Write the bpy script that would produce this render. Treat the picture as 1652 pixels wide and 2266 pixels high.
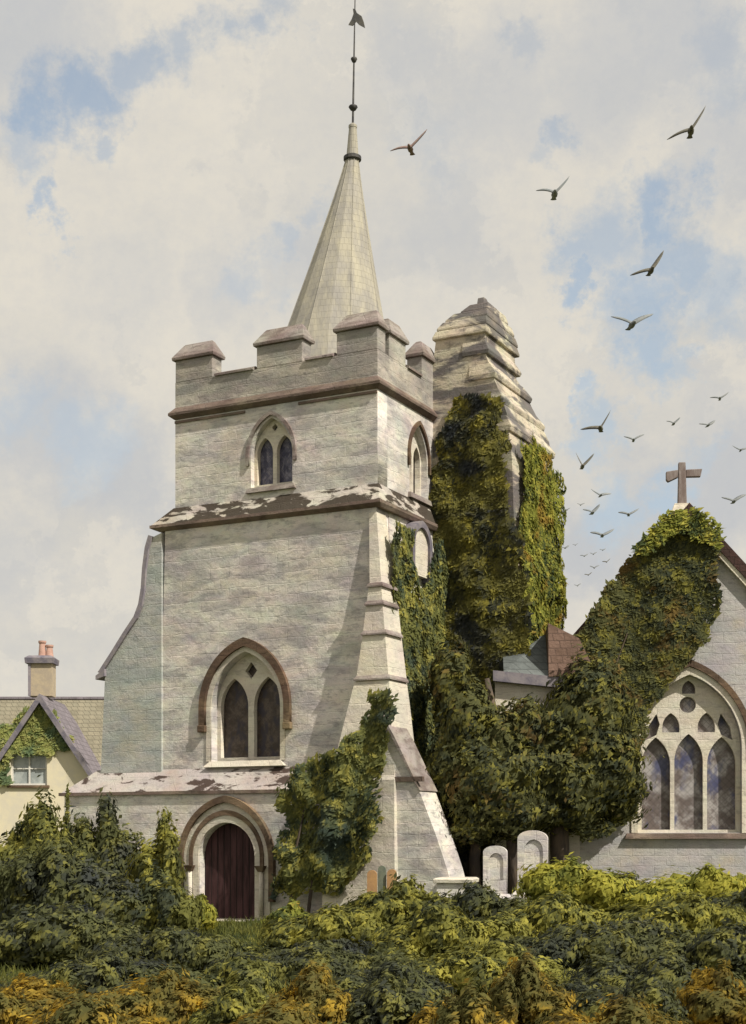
import bpy, math, random
import numpy as np
from mathutils import Vector, Matrix, noise
from math import radians as R, pi, sin, cos, sqrt, atan2

sc = bpy.context.scene
col = sc.collection
for o in list(bpy.data.objects): bpy.data.objects.remove(o)

# ------------------------------------------------------------------ camera
F = 3254.0; HZ = 1850.0; CX = 826.0; CZ = 2.05
cam = bpy.data.cameras.new('camera'); cam_o = bpy.data.objects.new('camera', cam); col.objects.link(cam_o)
cam_o.location = (0, 0, CZ); cam_o.rotation_euler = (R(90), 0, 0)
cam.sensor_fit = 'HORIZONTAL'; cam.sensor_width = 36; cam.lens = 36 * F / 1652
cam.shift_y = (HZ - 1133) / 1652; cam.clip_start = .1; cam.clip_end = 6000
sc.camera = cam_o

# ------------------------------------------------------------------ exposure
sc.view_settings.view_transform = 'Standard'; sc.view_settings.look = 'None'
sc.view_settings.exposure = 0.12; sc.view_settings.gamma = 1
sc.view_settings.use_curve_mapping = False

# ------------------------------------------------------------------ sun
SUN_AZ = Vector((0.72, -0.69)).normalized(); SUN_EL = R(47)
sd = Vector((SUN_AZ.x * cos(SUN_EL), SUN_AZ.y * cos(SUN_EL), sin(SUN_EL)))
sun = bpy.data.lights.new('sun', 'SUN'); sun.energy = 4.7; sun.angle = R(.6); sun.color = (1, .935, .81)
so = bpy.data.objects.new('sun', sun); col.objects.link(so); so.location = sd * 100
so.rotation_euler = sd.to_track_quat('Z', 'Y').to_euler()

# ------------------------------------------------------------------ node helper
class NT:
    def __init__(s, tree): s.t = tree; s.n = tree.nodes; s.l = tree.links
    def new(s, typ, **kw):
        n = s.n.new(typ)
        for k, v in kw.items(): setattr(n, k, v)
        return n
    def put(s, sock, v):
        if isinstance(v, bpy.types.NodeSocket): s.l.new(v, sock)
        else:
            if hasattr(sock.default_value, '__len__') and len(sock.default_value) == 4 and len(v) == 3: v = (*v, 1)
            sock.default_value = v
    def math(s, op, a, b=None, clamp=False):
        n = s.new('ShaderNodeMath', operation=op, use_clamp=clamp); s.put(n.inputs[0], a)
        if b is not None: s.put(n.inputs[1], b)
        return n.outputs[0]
    def vmath(s, op, a, b=None, out=0):
        n = s.new('ShaderNodeVectorMath', operation=op); s.put(n.inputs[0], a)
        if b is not None:
            if op == 'SCALE': s.put(n.inputs['Scale'], b)
            else: s.put(n.inputs[1], b)
        return n.outputs[out]
    def mix(s, f, a, b, mode='MIX'):
        n = s.new('ShaderNodeMix', data_type='RGBA', blend_type=mode, clamp_factor=True)
        s.put(n.inputs[0], f); s.put(n.inputs[6], a); s.put(n.inputs[7], b); return n.outputs[2]
    def noise(s, vec, scale, detail=4, rough=.55, dist=0, out='Fac'):
        n = s.new('ShaderNodeTexNoise'); s.put(n.inputs['Vector'], vec); n.inputs['Scale'].default_value = scale
        n.inputs['Detail'].default_value = detail; n.inputs['Roughness'].default_value = rough
        n.inputs['Distortion'].default_value = dist; return n.outputs[out]
    def ramp(s, f, a, b, lo=0., hi=1., smooth=True):
        n = s.new('ShaderNodeMapRange', interpolation_type='SMOOTHSTEP' if smooth else 'LINEAR')
        s.put(n.inputs[0], f)
        for i, v in enumerate((a, b, lo, hi)): n.inputs[i + 1].default_value = v
        return n.outputs[0]
    def mapping(s, vec, scale=(1, 1, 1), rot=(0, 0, 0)):
        n = s.new('ShaderNodeMapping'); s.put(n.inputs[0], vec); n.inputs['Scale'].default_value = scale
        n.inputs['Rotation'].default_value = rot; return n.outputs[0]

def D2dir(x, y):
    return Vector(((x - CX) / F, 1, (HZ - y) / F)).normalized()

# ------------------------------------------------------------------ world: clouded daylight sky
world = bpy.data.worlds.new("World"); sc.world = world; world.use_nodes = True
w = NT(world.node_tree); w.n.clear()
tc = w.new('ShaderNodeTexCoord').outputs['Generated']
sky = w.new('ShaderNodeTexSky', sky_type='NISHITA'); sky.sun_disc = False
sky.sun_elevation = SUN_EL; sky.sun_rotation = atan2(sd.x, sd.y)
sky.air_density = 1.0; sky.dust_density = .6; sky.ozone_density = 1.5
bg1 = w.new('ShaderNodeBackground'); w.put(bg1.inputs[0], w.mix(1, sky.outputs[0], (.90, 1.03, .98), 'MULTIPLY')); bg1.inputs[1].default_value = .15
nz = w.noise(tc, 20, 6, .68, out='Color')
warp = w.vmath('SCALE', w.vmath('SUBTRACT', nz, (.5, .5, .5)), .095)
nz2 = w.noise(tc, 55, 4, .6, out='Color')
warp2 = w.vmath('SCALE', w.vmath('SUBTRACT', nz2, (.5, .5, .5)), .02)
dirv = w.vmath('ADD', w.vmath('ADD', tc, warp), warp2)
def blobs(lst):
    tot = None
    for (x, y, r, s_) in lst:
        d = w.vmath('DISTANCE', dirv, tuple(D2dir(x, y)), out=1)
        v = w.ramp(d, r / F * 1.05, r / F * .25, 0, s_)
        tot = v if tot is None else w.math('MAXIMUM', tot, v)
    return tot
blue = blobs([(120, 260, 110, .95), (200, 190, 100, .9), (310, 130, 90, .8), (420, 100, 90, .7), (530, 50, 90, .75), (620, 20, 80, .6),
              (100, 470, 50, .75), (150, 520, 40, .5), (70, 330, 90, .6), (250, 280, 50, .6),
              (1340, 560, 130, .75), (1470, 470, 100, .95), (1270, 560, 90, .75), (1500, 570, 120, .8), (1600, 640, 130, .65), (1420, 680, 110, .85),
              (1280, 640, 60, .9), (1440, 790, 90, .8), (1240, 290, 60, .6), (1190, 360, 60, .4), (1590, 90, 90, .35), (1640, 190, 90, .4), (1150, 130, 60, .35),
              (1310, 910, 50, .7), (1340, 960, 70, .6), (1500, 820, 60, .55), (1350, 1130, 110, .55), (1480, 1080, 80, .6), (1560, 1000, 60, .3), (960, 310, 100, .3),
              (30, 900, 110, .3), (200, 970, 120, .35), (620, 520, 60, .45), (700, 440, 50, .35), (560, 600, 90, .35)])
grey = blobs([(40, 60, 260, .8), (900, 130, 140, .6), (1100, 200, 200, .6), (1350, 150, 220, .7), (1500, 60, 220, .8), (1600, 330, 160, .7), (980, 480, 160, .5), (250, 640, 160, .35),
              (100, 950, 220, .8), (300, 1050, 160, .8), (350, 1180, 90, .6), (500, 640, 150, .5), (700, 560, 120, .6), (1300, 1220, 150, .9), (1450, 1150, 200, .8), (1640, 1080, 220, .9),
              (1560, 900, 90, .4), (150, 860, 120, .5), (20, 1250, 160, .5), (1020, 380, 120, .5)])
fine = w.noise(tc, 120, 3, .7)
big = w.noise(w.mapping(tc, (1, 1, 2.2)), 9, 5, .6)
c_warm = w.mix(w.math('ADD', w.ramp(big, .35, .7, 0, .5), w.ramp(w.noise(dirv, 7, 5, .62, .3), .50, .56, 0, .5)), (.70, .655, .57), (.59, .57, .525))
c_cloud = w.mix(grey, c_warm, (.50, .51, .52))
c_cloud = w.mix(w.ramp(fine, .35, .7, 0, .10), c_cloud, (.40, .43, .50))
bgc = w.new('ShaderNodeBackground'); w.put(bgc.inputs[0], c_cloud); bgc.inputs[1].default_value = 1.0
mixs = w.new('ShaderNodeMixShader')
w.put(mixs.inputs[0], w.math('SUBTRACT', 1.0, w.math('MULTIPLY', blue, .60)))
w.l.new(bg1.outputs[0], mixs.inputs[1]); w.l.new(bgc.outputs[0], mixs.inputs[2])
wo = w.new('ShaderNodeOutputWorld'); w.l.new(mixs.outputs[0], wo.inputs[0])

# ------------------------------------------------------------------ materials
def base_mat(name):
    m = bpy.data.materials.new(name); m.use_nodes = True; t = NT(m.node_tree)
    b = t.n['Principled BSDF']; b.inputs['Roughness'].default_value = .85
    b.inputs['Specular IOR Level'].default_value = .25
    return m, t, b
def uvz(t):
    c = t.new('ShaderNodeTexCoord').outputs['Object']
    sp = t.new('ShaderNodeSeparateXYZ'); t.put(sp.inputs[0], c)
    cb = t.new('ShaderNodeCombineXYZ'); t.put(cb.inputs[0], t.math('ADD', sp.outputs[0], sp.outputs[1])); t.put(cb.inputs[1], sp.outputs[2])
    return c, cb.outputs[0]
def bump(t, b, h, dist=.02, st=.6):
    n = t.new('ShaderNodeBump'); n.inputs['Distance'].default_value = dist; n.inputs['Strength'].default_value = st
    t.put(n.inputs['Height'], h); t.l.new(n.outputs[0], b.inputs['Normal'])
def stone(name, base, blotch, warm, joint=.35, bw=.55, rh=.26, amt=.75, moss=0, mosscol=(.03, .02, .012), lo=.38, hi=.62):
    m, t, b = base_mat(name)
    c, uv = uvz(t)
    wv = t.vmath('SCALE', t.vmath('SUBTRACT', t.noise(c, 2.2, 3, out='Color'), (.5, .5, .5)), .12)
    uv2 = t.vmath('ADD', uv, wv)
    br = t.new('ShaderNodeTexBrick'); t.put(br.inputs['Vector'], uv2)
    br.inputs['Scale'].default_value = 1; br.inputs['Brick Width'].default_value = bw; br.inputs['Row Height'].default_value = rh
    br.inputs['Mortar Size'].default_value = .013; br.inputs['Mortar Smooth'].default_value = .6; br.inputs['Bias'].default_value = 0
    br.inputs['Color1'].default_value = (.78, .78, .78, 1); br.inputs['Color2'].default_value = (1.08, 1.06, 1.04, 1); br.inputs['Mortar'].default_value = (.9, .9, .9, 1)
    # lilac-grey and ochre blotches, drawn out along the courses
    n1 = t.noise(t.mapping(c, (.55, .55, 1.5)), 1.15, 5, .6, .6)
    n2 = t.noise(t.mapping(c, (.8, .8, 1.1)), .8, 4, .6)
    n3 = t.noise(t.mapping(c, (1., 1., 2.6)), 3.2, 4, .65)
    k = t.mix(t.ramp(n1, lo, hi, 0, amt), base, blotch)
    k = t.mix(t.ramp(n2, .5, .68, 0, .55), k, warm)
    k = t.mix(t.ramp(n3, .54, .68, 0, .45), k, tuple(x * .62 for x in blotch))
    hue = t.noise(t.mapping(c, (.8, .8, 1.4)), 1.6, 4, .6, .5, out='Color')      # drifting lilac / green / ochre casts
    k = t.mix(.4 * amt, k, t.mix(1, k, t.vmath('ADD', t.vmath('SCALE', t.vmath('SUBTRACT', hue, (.5, .5, .5)), .75), (1, 1, 1)), 'MULTIPLY'))
    gr = t.noise(c, 38, 3, .75)
    k = t.mix(t.ramp(gr, .5, .75, 0, .35), k, tuple(x * .6 for x in blotch))
    k = t.mix(joint, k, t.mix(1, k, br.outputs['Color'], 'MULTIPLY'))
    n5 = t.noise(t.mapping(c, (1.3, 1.3, 4.2)), 2.1, 5, .7)     # broken, drawn-out dabs of darker weathering
    k = t.mix(t.ramp(n5, .53, .62, 0, .5 * amt), k, tuple(x * .72 for x in blotch))
    k = t.mix(t.math('MULTIPLY', br.outputs['Fac'], t.ramp(n3, .48, .62, .0, .3)), k, tuple(x * .7 for x in blotch))
    if moss:
        nm = t.noise(t.mapping(c, (.8, .8, 2.2)), 1.7, 5, .6, .4)
        k = t.mix(t.ramp(nm, 1 - moss - .03, 1 - moss + .03, 0, .93), k, mosscol)
    t.put(b.inputs['Base Color'], k)
    h = t.math('ADD', t.math('MULTIPLY', br.outputs['Fac'], -.2), t.math('MULTIPLY', t.noise(c, 7, 6, .72), 1.2))
    bump(t, b, h, .03, .7)
    return m
M = {}
M['stone'] = stone('tower_stone', (.71, .67, .605), (.37, .35, .355), (.60, .54, .45), joint=.07, amt=.9, lo=.40, hi=.64)
M['pale'] = stone('pale_stone', (.70, .645, .54), (.50, .455, .42), (.62, .54, .40), joint=.3, rh=.42, bw=.8, amt=.6)
M['parapet'] = stone('parapet_stone', (.52, .48, .42), (.22, .205, .20), (.46, .41, .33), joint=.12, lo=.32, hi=.58)
M['blue_stone'] = stone('lichened_blue_stone', (.50, .50, .465), (.34, .37, .37), (.48, .45, .36), joint=.1)
M['turret'] = stone('turret_stone', (.55, .49, .385), (.15, .138, .135), (.30, .26, .21), joint=.1, rh=.30, bw=.7, amt=1.0, lo=.44, hi=.54)  # stone darkened all over to carry the shaded tone of the turret front
M['chapel'] = stone('chapel_stone', (.46, .44, .43), (.34, .33, .35), (.50, .42, .28), joint=.08, amt=.7)
M['string'] = stone('string_course_stone', (.20, .148, .125), (.115, .085, .07), (.36, .29, .22), joint=.1, bw=1.2, rh=.5, amt=.9)
M['weather'] = stone('mossy_weathering_stone', (.56, .52, .46), (.38, .34, .31), (.44, .38, .28), joint=.2, moss=.53, bw=.9, rh=.5)
M['weather_low'] = stone('mossy_plinth_stone', (.48, .44, .41), (.38, .34, .34), (.38, .28, .24), joint=.2, moss=.46, mosscol=(.045, .025, .018), bw=.9, rh=.5)
M['hood'] = stone('brown_mould_stone', (.17, .115, .075), (.085, .055, .04), (.34, .26, .16), joint=.1, bw=.4, rh=.4, amt=.9)
M['frame'] = stone('tracery_stone', (.68, .63, .53), (.54, .49, .43), (.60, .52, .36), joint=0.1, amt=.6)
M['coping'] = stone('coping_stone', (.34, .30, .28), (.17, .13, .12), (.36, .32, .27), joint=.15, bw=.6, rh=.5, amt=.9)
M['headstone'] = stone('headstone_marble', (.66, .62, .55), (.46, .43, .47), (.6, .54, .44), joint=0, amt=.8)
def simple(name, c1, c2, scale=3, rough=.8, stretch=(1, 1, 1), bmp=.01, bs=12, lo=.35, hi=.65, spec=.25):
    m, t, b = base_mat(name); c = t.new('ShaderNodeTexCoord').outputs['Object']
    n = t.noise(t.mapping(c, stretch), scale, 5, .65, .4)
    t.put(b.inputs['Base Color'], t.mix(t.ramp(n, lo, hi), c1, c2)); b.inputs['Roughness'].default_value = rough
    b.inputs['Specular IOR Level'].default_value = spec
    if bmp: bump(t, b, t.noise(t.mapping(c, stretch), bs, 4, .6), bmp)
    return m
def spire_mat():
    m, t, b = base_mat('spire_shingle'); c, uv = uvz(t)
    n = t.noise(t.mapping(c, (1, 1, .09)), 4.0, 5, .65, .4); n2 = t.noise(c, 1.3, 4, .6)
    br = t.new('ShaderNodeTexBrick'); t.put(br.inputs['Vector'], t.vmath('ADD', uv, t.vmath('SCALE', t.noise(c, 4, 2, out='Color'), .03)))
    br.inputs['Scale'].default_value = 1; br.inputs['Brick Width'].default_value = .16; br.inputs['Row Height'].default_value = .17; br.inputs['Mortar Size'].default_value = .006
    br.inputs['Color1'].default_value = (.86, .86, .86, 1); br.inputs['Color2'].default_value = (1.06, 1.05, 1.03, 1); br.inputs['Mortar'].default_value = (.62, .6, .58, 1)
    k = t.mix(t.ramp(n, .36, .68), (.43, .40, .32), (.29, .275, .25)); k = t.mix(t.ramp(n2, .45, .68, 0, .5), k, (.34, .325, .31))
    k = t.mix(.35, k, t.mix(1, k, br.outputs['Color'], 'MULTIPLY'))
    t.put(b.inputs['Base Color'], k); b.inputs['Roughness'].default_value = .8
    bump(t, b, t.math('ADD', t.math('MULTIPLY', br.outputs['Fac'], -1), t.math('MULTIPLY', n, .6)), .012, .6); return m
M['spire'] = spire_mat()
def seamed(name, c1, c2, scale, row, rough=.8, dark=.5):
    m, t, b = base_mat(name); c, uv = uvz(t)
    br = t.new('ShaderNodeTexBrick'); t.put(br.inputs['Vector'], uv); br.inputs['Scale'].default_value = 1
    br.inputs['Brick Width'].default_value = scale; br.inputs['Row Height'].default_value = row; br.inputs['Mortar Size'].default_value = .01
    br.inputs['Color1'].default_value = (*c1, 1); br.inputs['Color2'].default_value = (*c2, 1)
    br.inputs['Mortar'].default_value = (*[x * dark for x in c2], 1)
    n = t.noise(c, 2.2, 5, .65)
    t.put(b.inputs['Base Color'], t.mix(t.ramp(n, .35, .7, 0, .6), br.outputs['Color'], tuple(x * .6 for x in c1)))
    b.inputs['Roughness'].default_value = rough
    bump(t, b, t.math('ADD', t.math('MULTIPLY', br.outputs['Fac'], -1), t.noise(c, 14, 3)), .03)
    return m
M['slate'] = seamed('slate_roof', (.19, .17, .19), (.25, .22, .25), .3, .2)
M['ochre_tile'] = seamed('ochre_tile_roof', (.29, .26, .19), (.25, .23, .17), .25, .18)
M['brown_tile'] = seamed('brown_tile_roof', (.16, .10, .075), (.22, .14, .11), .25, .18)
M['dark_tile'] = seamed('dark_brown_tile', (.07, .035, .03), (.05, .03, .025), .25, .18)
M['teal_slate'] = seamed('green_slate_roof', (.11, .125, .125), (.15, .165, .165), .3, .2)
M['lead'] = simple('lead_sheet', (.2, .2, .2), (.3, .29, .28), 2, .6)
M['iron'] = simple('iron', (.035, .035, .04), (.09, .085, .08), 6, .6)
M['gold'] = simple('weathered_brass', (.16, .15, .13), (.09, .09, .1), 6, .5)
M['cream'] = simple('cream_render', (.70, .63, .46), (.62, .57, .46), 1.4, .9, bmp=.006, bs=25)
M['barge'] = simple('slate_blue_bargeboard', (.13, .12, .155), (.24, .215, .23), 3, .7)
M['white'] = simple('white_paint', (.7, .68, .62), (.6, .58, .55), 3, .6)
M['terracotta'] = simple('terracotta', (.52, .33, .27), (.44, .27, .22), 4, .8)
M['ochre_wall'] = simple('ochre_brick', (.46, .38, .27), (.38, .32, .25), 4, .9)
M['coping_shade_grey'] = simple('coping_and_shade_grey', (.22, .20, .24), (.3, .27, .28), 4, .9)  # buttress coping grey, also the painted shade on the chimney's left
M['wood_cross'] = simple('weathered_cross_stone', (.17, .13, .12), (.27, .23, .22), 7, .85, (1, 1, .4))
M['trunk'] = simple('bark', (.055, .045, .04), (.12, .09, .065), 5, .95, (1, 1, .3), .04, 12)
M['orange_stone'] = simple('orange_sandstone', (.42, .25, .11), (.34, .2, .1), 8, .9)
M['green_stone'] = simple('green_lichen_stone', (.17, .19, .14), (.12, .14, .11), 8, .9)
M['dark'] = simple('dark_interior', (.012, .010, .010), (.02, .016, .015), 3, .95)
def glass(name, c1, c2, c3, scale, diamond=.0):
    m, t, b = base_mat(name); c = t.new('ShaderNodeTexCoord').outputs['Object']
    n = t.noise(c, scale, 5, .7, .3); n2 = t.noise(t.mapping(c, (1, 1, .6)), scale * .8, 4, .6, .2)
    k = t.mix(t.ramp(n, .4, .62), c1, c2); k = t.mix(t.ramp(n2, .49, .60, 0, .85), k, c3)
    # leaded quarries
    cc, uv = uvz(t); rt = t.mapping(uv, (1, 1, 1), (0, 0, R(45)))
    br = t.new('ShaderNodeTexBrick', offset=0.0); t.put(br.inputs['Vector'], rt); br.inputs['Scale'].default_value = 1
    br.inputs['Brick Width'].default_value = .13; br.inputs['Row Height'].default_value = .13; br.inputs['Mortar Size'].default_value = .006
    k = t.mix(t.math('MULTIPLY', br.outputs['Fac'], .5), k, (.03, .03, .03))
    t.put(b.inputs['Base Color'], k); b.inputs['Roughness'].default_value = .5; b.inputs['Specular IOR Level'].default_value = .4
    bump(t, b, t.noise(c, 7, 2), .01, .4)
    return m
M['glass_brown'] = glass('old_leaded_glass', (.045, .03, .022), (.10, .075, .06), (.03, .025, .04), 4)
M['glass_blue'] = glass('blue_leaded_glass', (.07, .07, .125), (.20, .19, .24), (.04, .04, .08), 5)
M['glass_chapel'] = glass('mottled_leaded_glass', (.13, .105, .10), (.36, .34, .34), (.05, .06, .15), 1.8)
M['glass_cottage'] = simple('window_glass', (.25, .28, .28), (.4, .43, .42), 2, .15, bmp=0, spec=.6)
def door_mat():
    m, t, b = base_mat('maroon_oak_boards'); c = t.new('ShaderNodeTexCoord').outputs['Object']
    n = t.noise(t.mapping(c, (3, 3, .4)), 3, 5, .6)
    wv = t.new('ShaderNodeTexWave', wave_type='BANDS', bands_direction='X'); t.put(wv.inputs[0], c); wv.inputs['Scale'].default_value = 1.75
    k = t.mix(t.ramp(n, .35, .65), (.030, .012, .013), (.075, .034, .036))
    k = t.mix(t.ramp(wv.outputs['Fac'], .0, .08, .8, 0), k, (.006, .003, .003))
    t.put(b.inputs['Base Color'], k); b.inputs['Roughness'].default_value = .7
    bump(t, b, t.math('ADD', t.ramp(wv.outputs['Fac'], 0, .1), t.math('MULTIPLY', n, .4)), .02, .8)
    return m
M['door'] = door_mat()
def leafmat(name, dark, mid, light, acc, s=.9, accth=.62, trans=.42):
    """foliage: each leaf differs a little, with drifts of kinds of green through the plant"""
    m = bpy.data.materials.new(name); m.use_nodes = True; t = NT(m.node_tree); t.n.clear()
    c = t.new('ShaderNodeTexCoord').outputs['Object']; g = t.new('ShaderNodeNewGeometry')
    rnd = g.outputs['Random Per Island']
    n1 = t.noise(c, s, 4, .6, .5); n2 = t.noise(c, s * 2.6, 3, .6); n3 = t.noise(t.vmath('ADD', c, (31, 7, 3)), s * .75, 4, .6, .5)
    f = t.math('ADD', t.math('MULTIPLY', t.math('SUBTRACT', rnd, .5), .16), n1)
    k = t.mix(t.ramp(f, .36, .54), dark, mid)
    f2 = t.math('ADD', t.math('MULTIPLY', t.math('SUBTRACT', rnd, .5), .16), n2)
    k = t.mix(t.ramp(f2, .5, .66, 0, .8), k, light)
    f3 = t.math('ADD', t.math('MULTIPLY', t.math('SUBTRACT', rnd, .5), .1), n3)
    k = t.mix(t.ramp(f3, accth - .07, accth + .06, 0, .85), k, acc)
    d = t.new('ShaderNodeBsdfDiffuse'); t.put(d.inputs[0], k); tr = t.new('ShaderNodeBsdfTranslucent'); t.put(tr.inputs[0], k)
    mx = t.new('ShaderNodeMixShader'); mx.inputs[0].default_value = trans; t.l.new(d.outputs[0], mx.inputs[1]); t.l.new(tr.outputs[0], mx.inputs[2])
    o = t.new('ShaderNodeOutputMaterial'); t.l.new(mx.outputs[0], o.inputs[0]); return m
M['lf_hedge'] = leafmat('hedge_leaves', (.070, .082, .046), (.19, .195, .062), (.40, .37, .085), (.058, .074, .066), 1.2, .58)
M['lf_dark'] = leafmat('dark_shrub_leaves', (.066, .074, .058), (.125, .135, .062), (.27, .26, .075), (.066, .074, .080), 1.1, .57)
M['lf_olive'] = leafmat('olive_shrub_leaves', (.085, .095, .045), (.25, .245, .065), (.46, .42, .09), (.08, .09, .06), 1.1, .58)
M['lf_ochre'] = leafmat('ochre_shrub_leaves', (.11, .085, .032), (.34, .235, .045), (.72, .48, .06), (.12, .125, .05), 1.5, .53)
M['lf_yellow'] = leafmat('yellow_shrub_leaves', (.20, .215, .05), (.38, .365, .07), (.52, .47, .085), (.13, .16, .06), 1.4, .58)
M['lf_yew'] = leafmat('yew_leaves', (.058, .068, .046), (.125, .130, .058), (.29, .27, .065), (.20, .13, .05), 1.3, .63)
M['lf_ivy_shade'] = leafmat('shaded_ivy_leaves', (.062, .068, .052), (.18, .17, .055), (.34, .30, .065), (.052, .06, .078), .95, .56)  # ivy leaves darkened to hold the shade of the turret's front
M['lf_ivy_sun'] = leafmat('sunlit_yellow_green_leaves', (.085, .110, .050), (.26, .275, .060), (.50, .46, .10), (.36, .23, .055), 1.4, .62)  # yellow-green leaves with sunlight put into the colour for the turret's right face
M['lf_ivy_green'] = leafmat('green_ivy_leaves', (.080, .105, .068), (.20, .21, .075), (.46, .42, .11), (.070, .098, .088), 1.3, .59)
M['lf_cottage'] = leafmat('cottage_creeper_leaves', (.20, .25, .10), (.36, .38, .13), (.50, .48, .20), (.13, .20, .12), 1.6, .6)
M['lf_grass'] = leafmat('grass_blades', (.07, .085, .03), (.14, .15, .045), (.24, .23, .06), (.05, .07, .04), .7, .6)
M['grass'] = simple('meadow_grass', (.06, .07, .03), (.12, .125, .04), .9, .95, bmp=.05, bs=18)
M['bird'] = simple('dark_feathers', (.11, .105, .088), (.18, .17, .14), 6, .8, bmp=0)
M['bird_red'] = simple('rusty_feathers', (.20, .14, .125), (.28, .2, .18), 6, .8, bmp=0)
M['bird_blue'] = simple('blue_grey_feathers', (.17, .19, .2), (.25, .26, .26), 6, .8, bmp=0)

# ------------------------------------------------------------------ object helpers
def tag(o, label=None, cat=None, group=None, kind=None):
    if label: o['label'] = label
    if cat: o['category'] = cat
    if group: o['group'] = group
    if kind: o['kind'] = kind
    return o
def empty(name, loc=(0, 0, 0), rz=0, **kw):
    o = bpy.data.objects.new(name, None); col.objects.link(o); o.location = loc; o.rotation_euler = (0, 0, rz)
    o.empty_display_size = .3
    return tag(o, **kw)
def link(name, me, mat, parent=None, smooth=False):
    o = bpy.data.objects.new(name, me); col.objects.link(o)
    if mat is not None: me.materials.append(mat)
    if parent: o.parent = parent
    if smooth: me.polygons.foreach_set('use_smooth', [True] * len(me.polygons))
    return o
class MB:
    def __init__(s): s.v = []; s.f = []
    def add(s, v, f):
        n = len(s.v); s.v += [tuple(p) for p in v]; s.f += [tuple(i + n for i in q) for q in f]; return s
    def box(s, x0, x1, y0, y1, z0, z1):
        return s.add([(x0, y0, z0), (x1, y0, z0), (x1, y1, z0), (x0, y1, z0), (x0, y0, z1), (x1, y0, z1), (x1, y1, z1), (x0, y1, z1)],
                     [(0, 3, 2, 1), (4, 5, 6, 7), (0, 1, 5, 4), (1, 2, 6, 5), (2, 3, 7, 6), (3, 0, 4, 7)])
    def loft(s, rings, cap=True):
        n = len(rings[0]); v = [p for r in rings for p in r]; f = []
        for k in range(len(rings) - 1):
            for i in range(n):
                j = (i + 1) % n; f.append((k * n + i, k * n + j, (k + 1) * n + j, (k + 1) * n + i))
        if cap: f.append(tuple(range(n - 1, -1, -1))); f.append(tuple((len(rings) - 1) * n + i for i in range(n)))
        return s.add(v, f)
    def rects(s, lst):   # lst of (z,x0,x1,y0,y1)
        return s.loft([[(x0, y0, z), (x1, y0, z), (x1, y1, z), (x0, y1, z)] for z, x0, x1, y0, y1 in lst])
    def prism(s, poly, y0, y1):   # poly counter-clockwise in xz seen from -y
        n = len(poly); v = [(x, y0, z) for x, z in poly] + [(x, y1, z) for x, z in poly]
        f = [tuple(range(n)), tuple(range(2 * n - 1, n - 1, -1))]
        for i in range(n): j = (i + 1) % n; f.append((i, i + n, j + n, j))
        return s.add(v, f)
    def prism_x(s, poly, x0, x1):   # poly in yz
        n = len(poly); v = [(x0, y, z) for y, z in poly] + [(x1, y, z) for y, z in poly]
        f = [tuple(range(n - 1, -1, -1)), tuple(range(n, 2 * n))]
        for i in range(n): j = (i + 1) % n; f.append((i, j, j + n, i + n))
        return s.add(v, f)
    def tube(s, pts, rad, n=8):
        rings = []
        for i, p in enumerate(pts):
            p = Vector(p); a = Vector(pts[max(i - 1, 0)]); b = Vector(pts[min(i + 1, len(pts) - 1)]); d = (b - a).normalized()
            u = d.cross(Vector((.3, .9, .2))).normalized(); v = d.cross(u); r = rad[i] if hasattr(rad, '__len__') else rad
            rings.append([tuple(p + (u * cos(2 * pi * k / n) + v * sin(2 * pi * k / n)) * r) for k in range(n)])
        return s.loft(rings)
    def build(s, name, mat, parent=None, smooth=False, bevel=0):
        me = bpy.data.meshes.new(name); me.from_pydata(s.v, [], s.f); me.update()
        o = link(name, me, mat, parent, smooth)
        import bmesh
        b = bmesh.new(); b.from_mesh(me); bmesh.ops.recalc_face_normals(b, faces=b.faces); b.to_mesh(me); b.free()
        if bevel: md = o.modifiers.new('bevel', 'BEVEL'); md.width = bevel; md.segments = 2; md.limit_method = 'ANGLE'
        return o
def plate_mesh(outer, holes, y0, y1, name='plate'):
    """a flat slab in the xz plane with real openings, from y0 to y1"""
    cu = bpy.data.curves.new(name, 'CURVE'); cu.dimensions = '2D'; cu.fill_mode = 'BOTH'; cu.extrude = abs(y1 - y0) / 2
    for pl in [outer] + list(holes):
        sp = cu.splines.new('POLY'); sp.points.add(len(pl) - 1); sp.use_cyclic_u = True
        for i, (x, z) in enumerate(pl): sp.points[i].co = (x, z, 0, 1)
    o = bpy.data.objects.new(name, cu); col.objects.link(o)
    dg = bpy.context.evaluated_depsgraph_get(); me = bpy.data.meshes.new_from_object(o.evaluated_get(dg))
    bpy.data.objects.remove(o); bpy.data.curves.remove(cu)
    me.transform(Matrix.Translation((0, (y0 + y1) / 2, 0)) @ Matrix.Rotation(R(90), 4, 'X')); me.name = name; me.materials.clear()
    return me
def plate(name, outer, holes, y0, y1, mat, parent, side=False):
    me = plate_mesh(outer, holes, y0, y1, name)
    if side: me.transform(Matrix.Rotation(R(90), 4, 'Z'))   # (x,y)->(-y,x): slab now in the yz plane, facing +x
    return link(name, me, mat, parent)
def arch(cx, a, zs, za, n=12):
    h = za - zs; pts = []
    if h >= a:
        rr = (a * a + h * h) / (2 * a); c = cx - a + rr; th = atan2(h, cx - c) 
        for i in range(n + 1):
            t = pi + (th - pi) * i / n; pts.append((c + rr * cos(t), zs + rr * sin(t)))
    else:
        for i in range(n + 1): t = pi - pi / 2 * i / n; pts.append((cx + a * cos(t), zs + h * sin(t)))
    return pts + [(2 * cx - x, z) for x, z in pts[-2::-1]]     # left spring -> apex -> right spring
def opening(cx, a, z0, zs, za, n=12): return [(cx - a, z0)] + arch(cx, a, zs, za, n) + [(cx + a, z0)]
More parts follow.
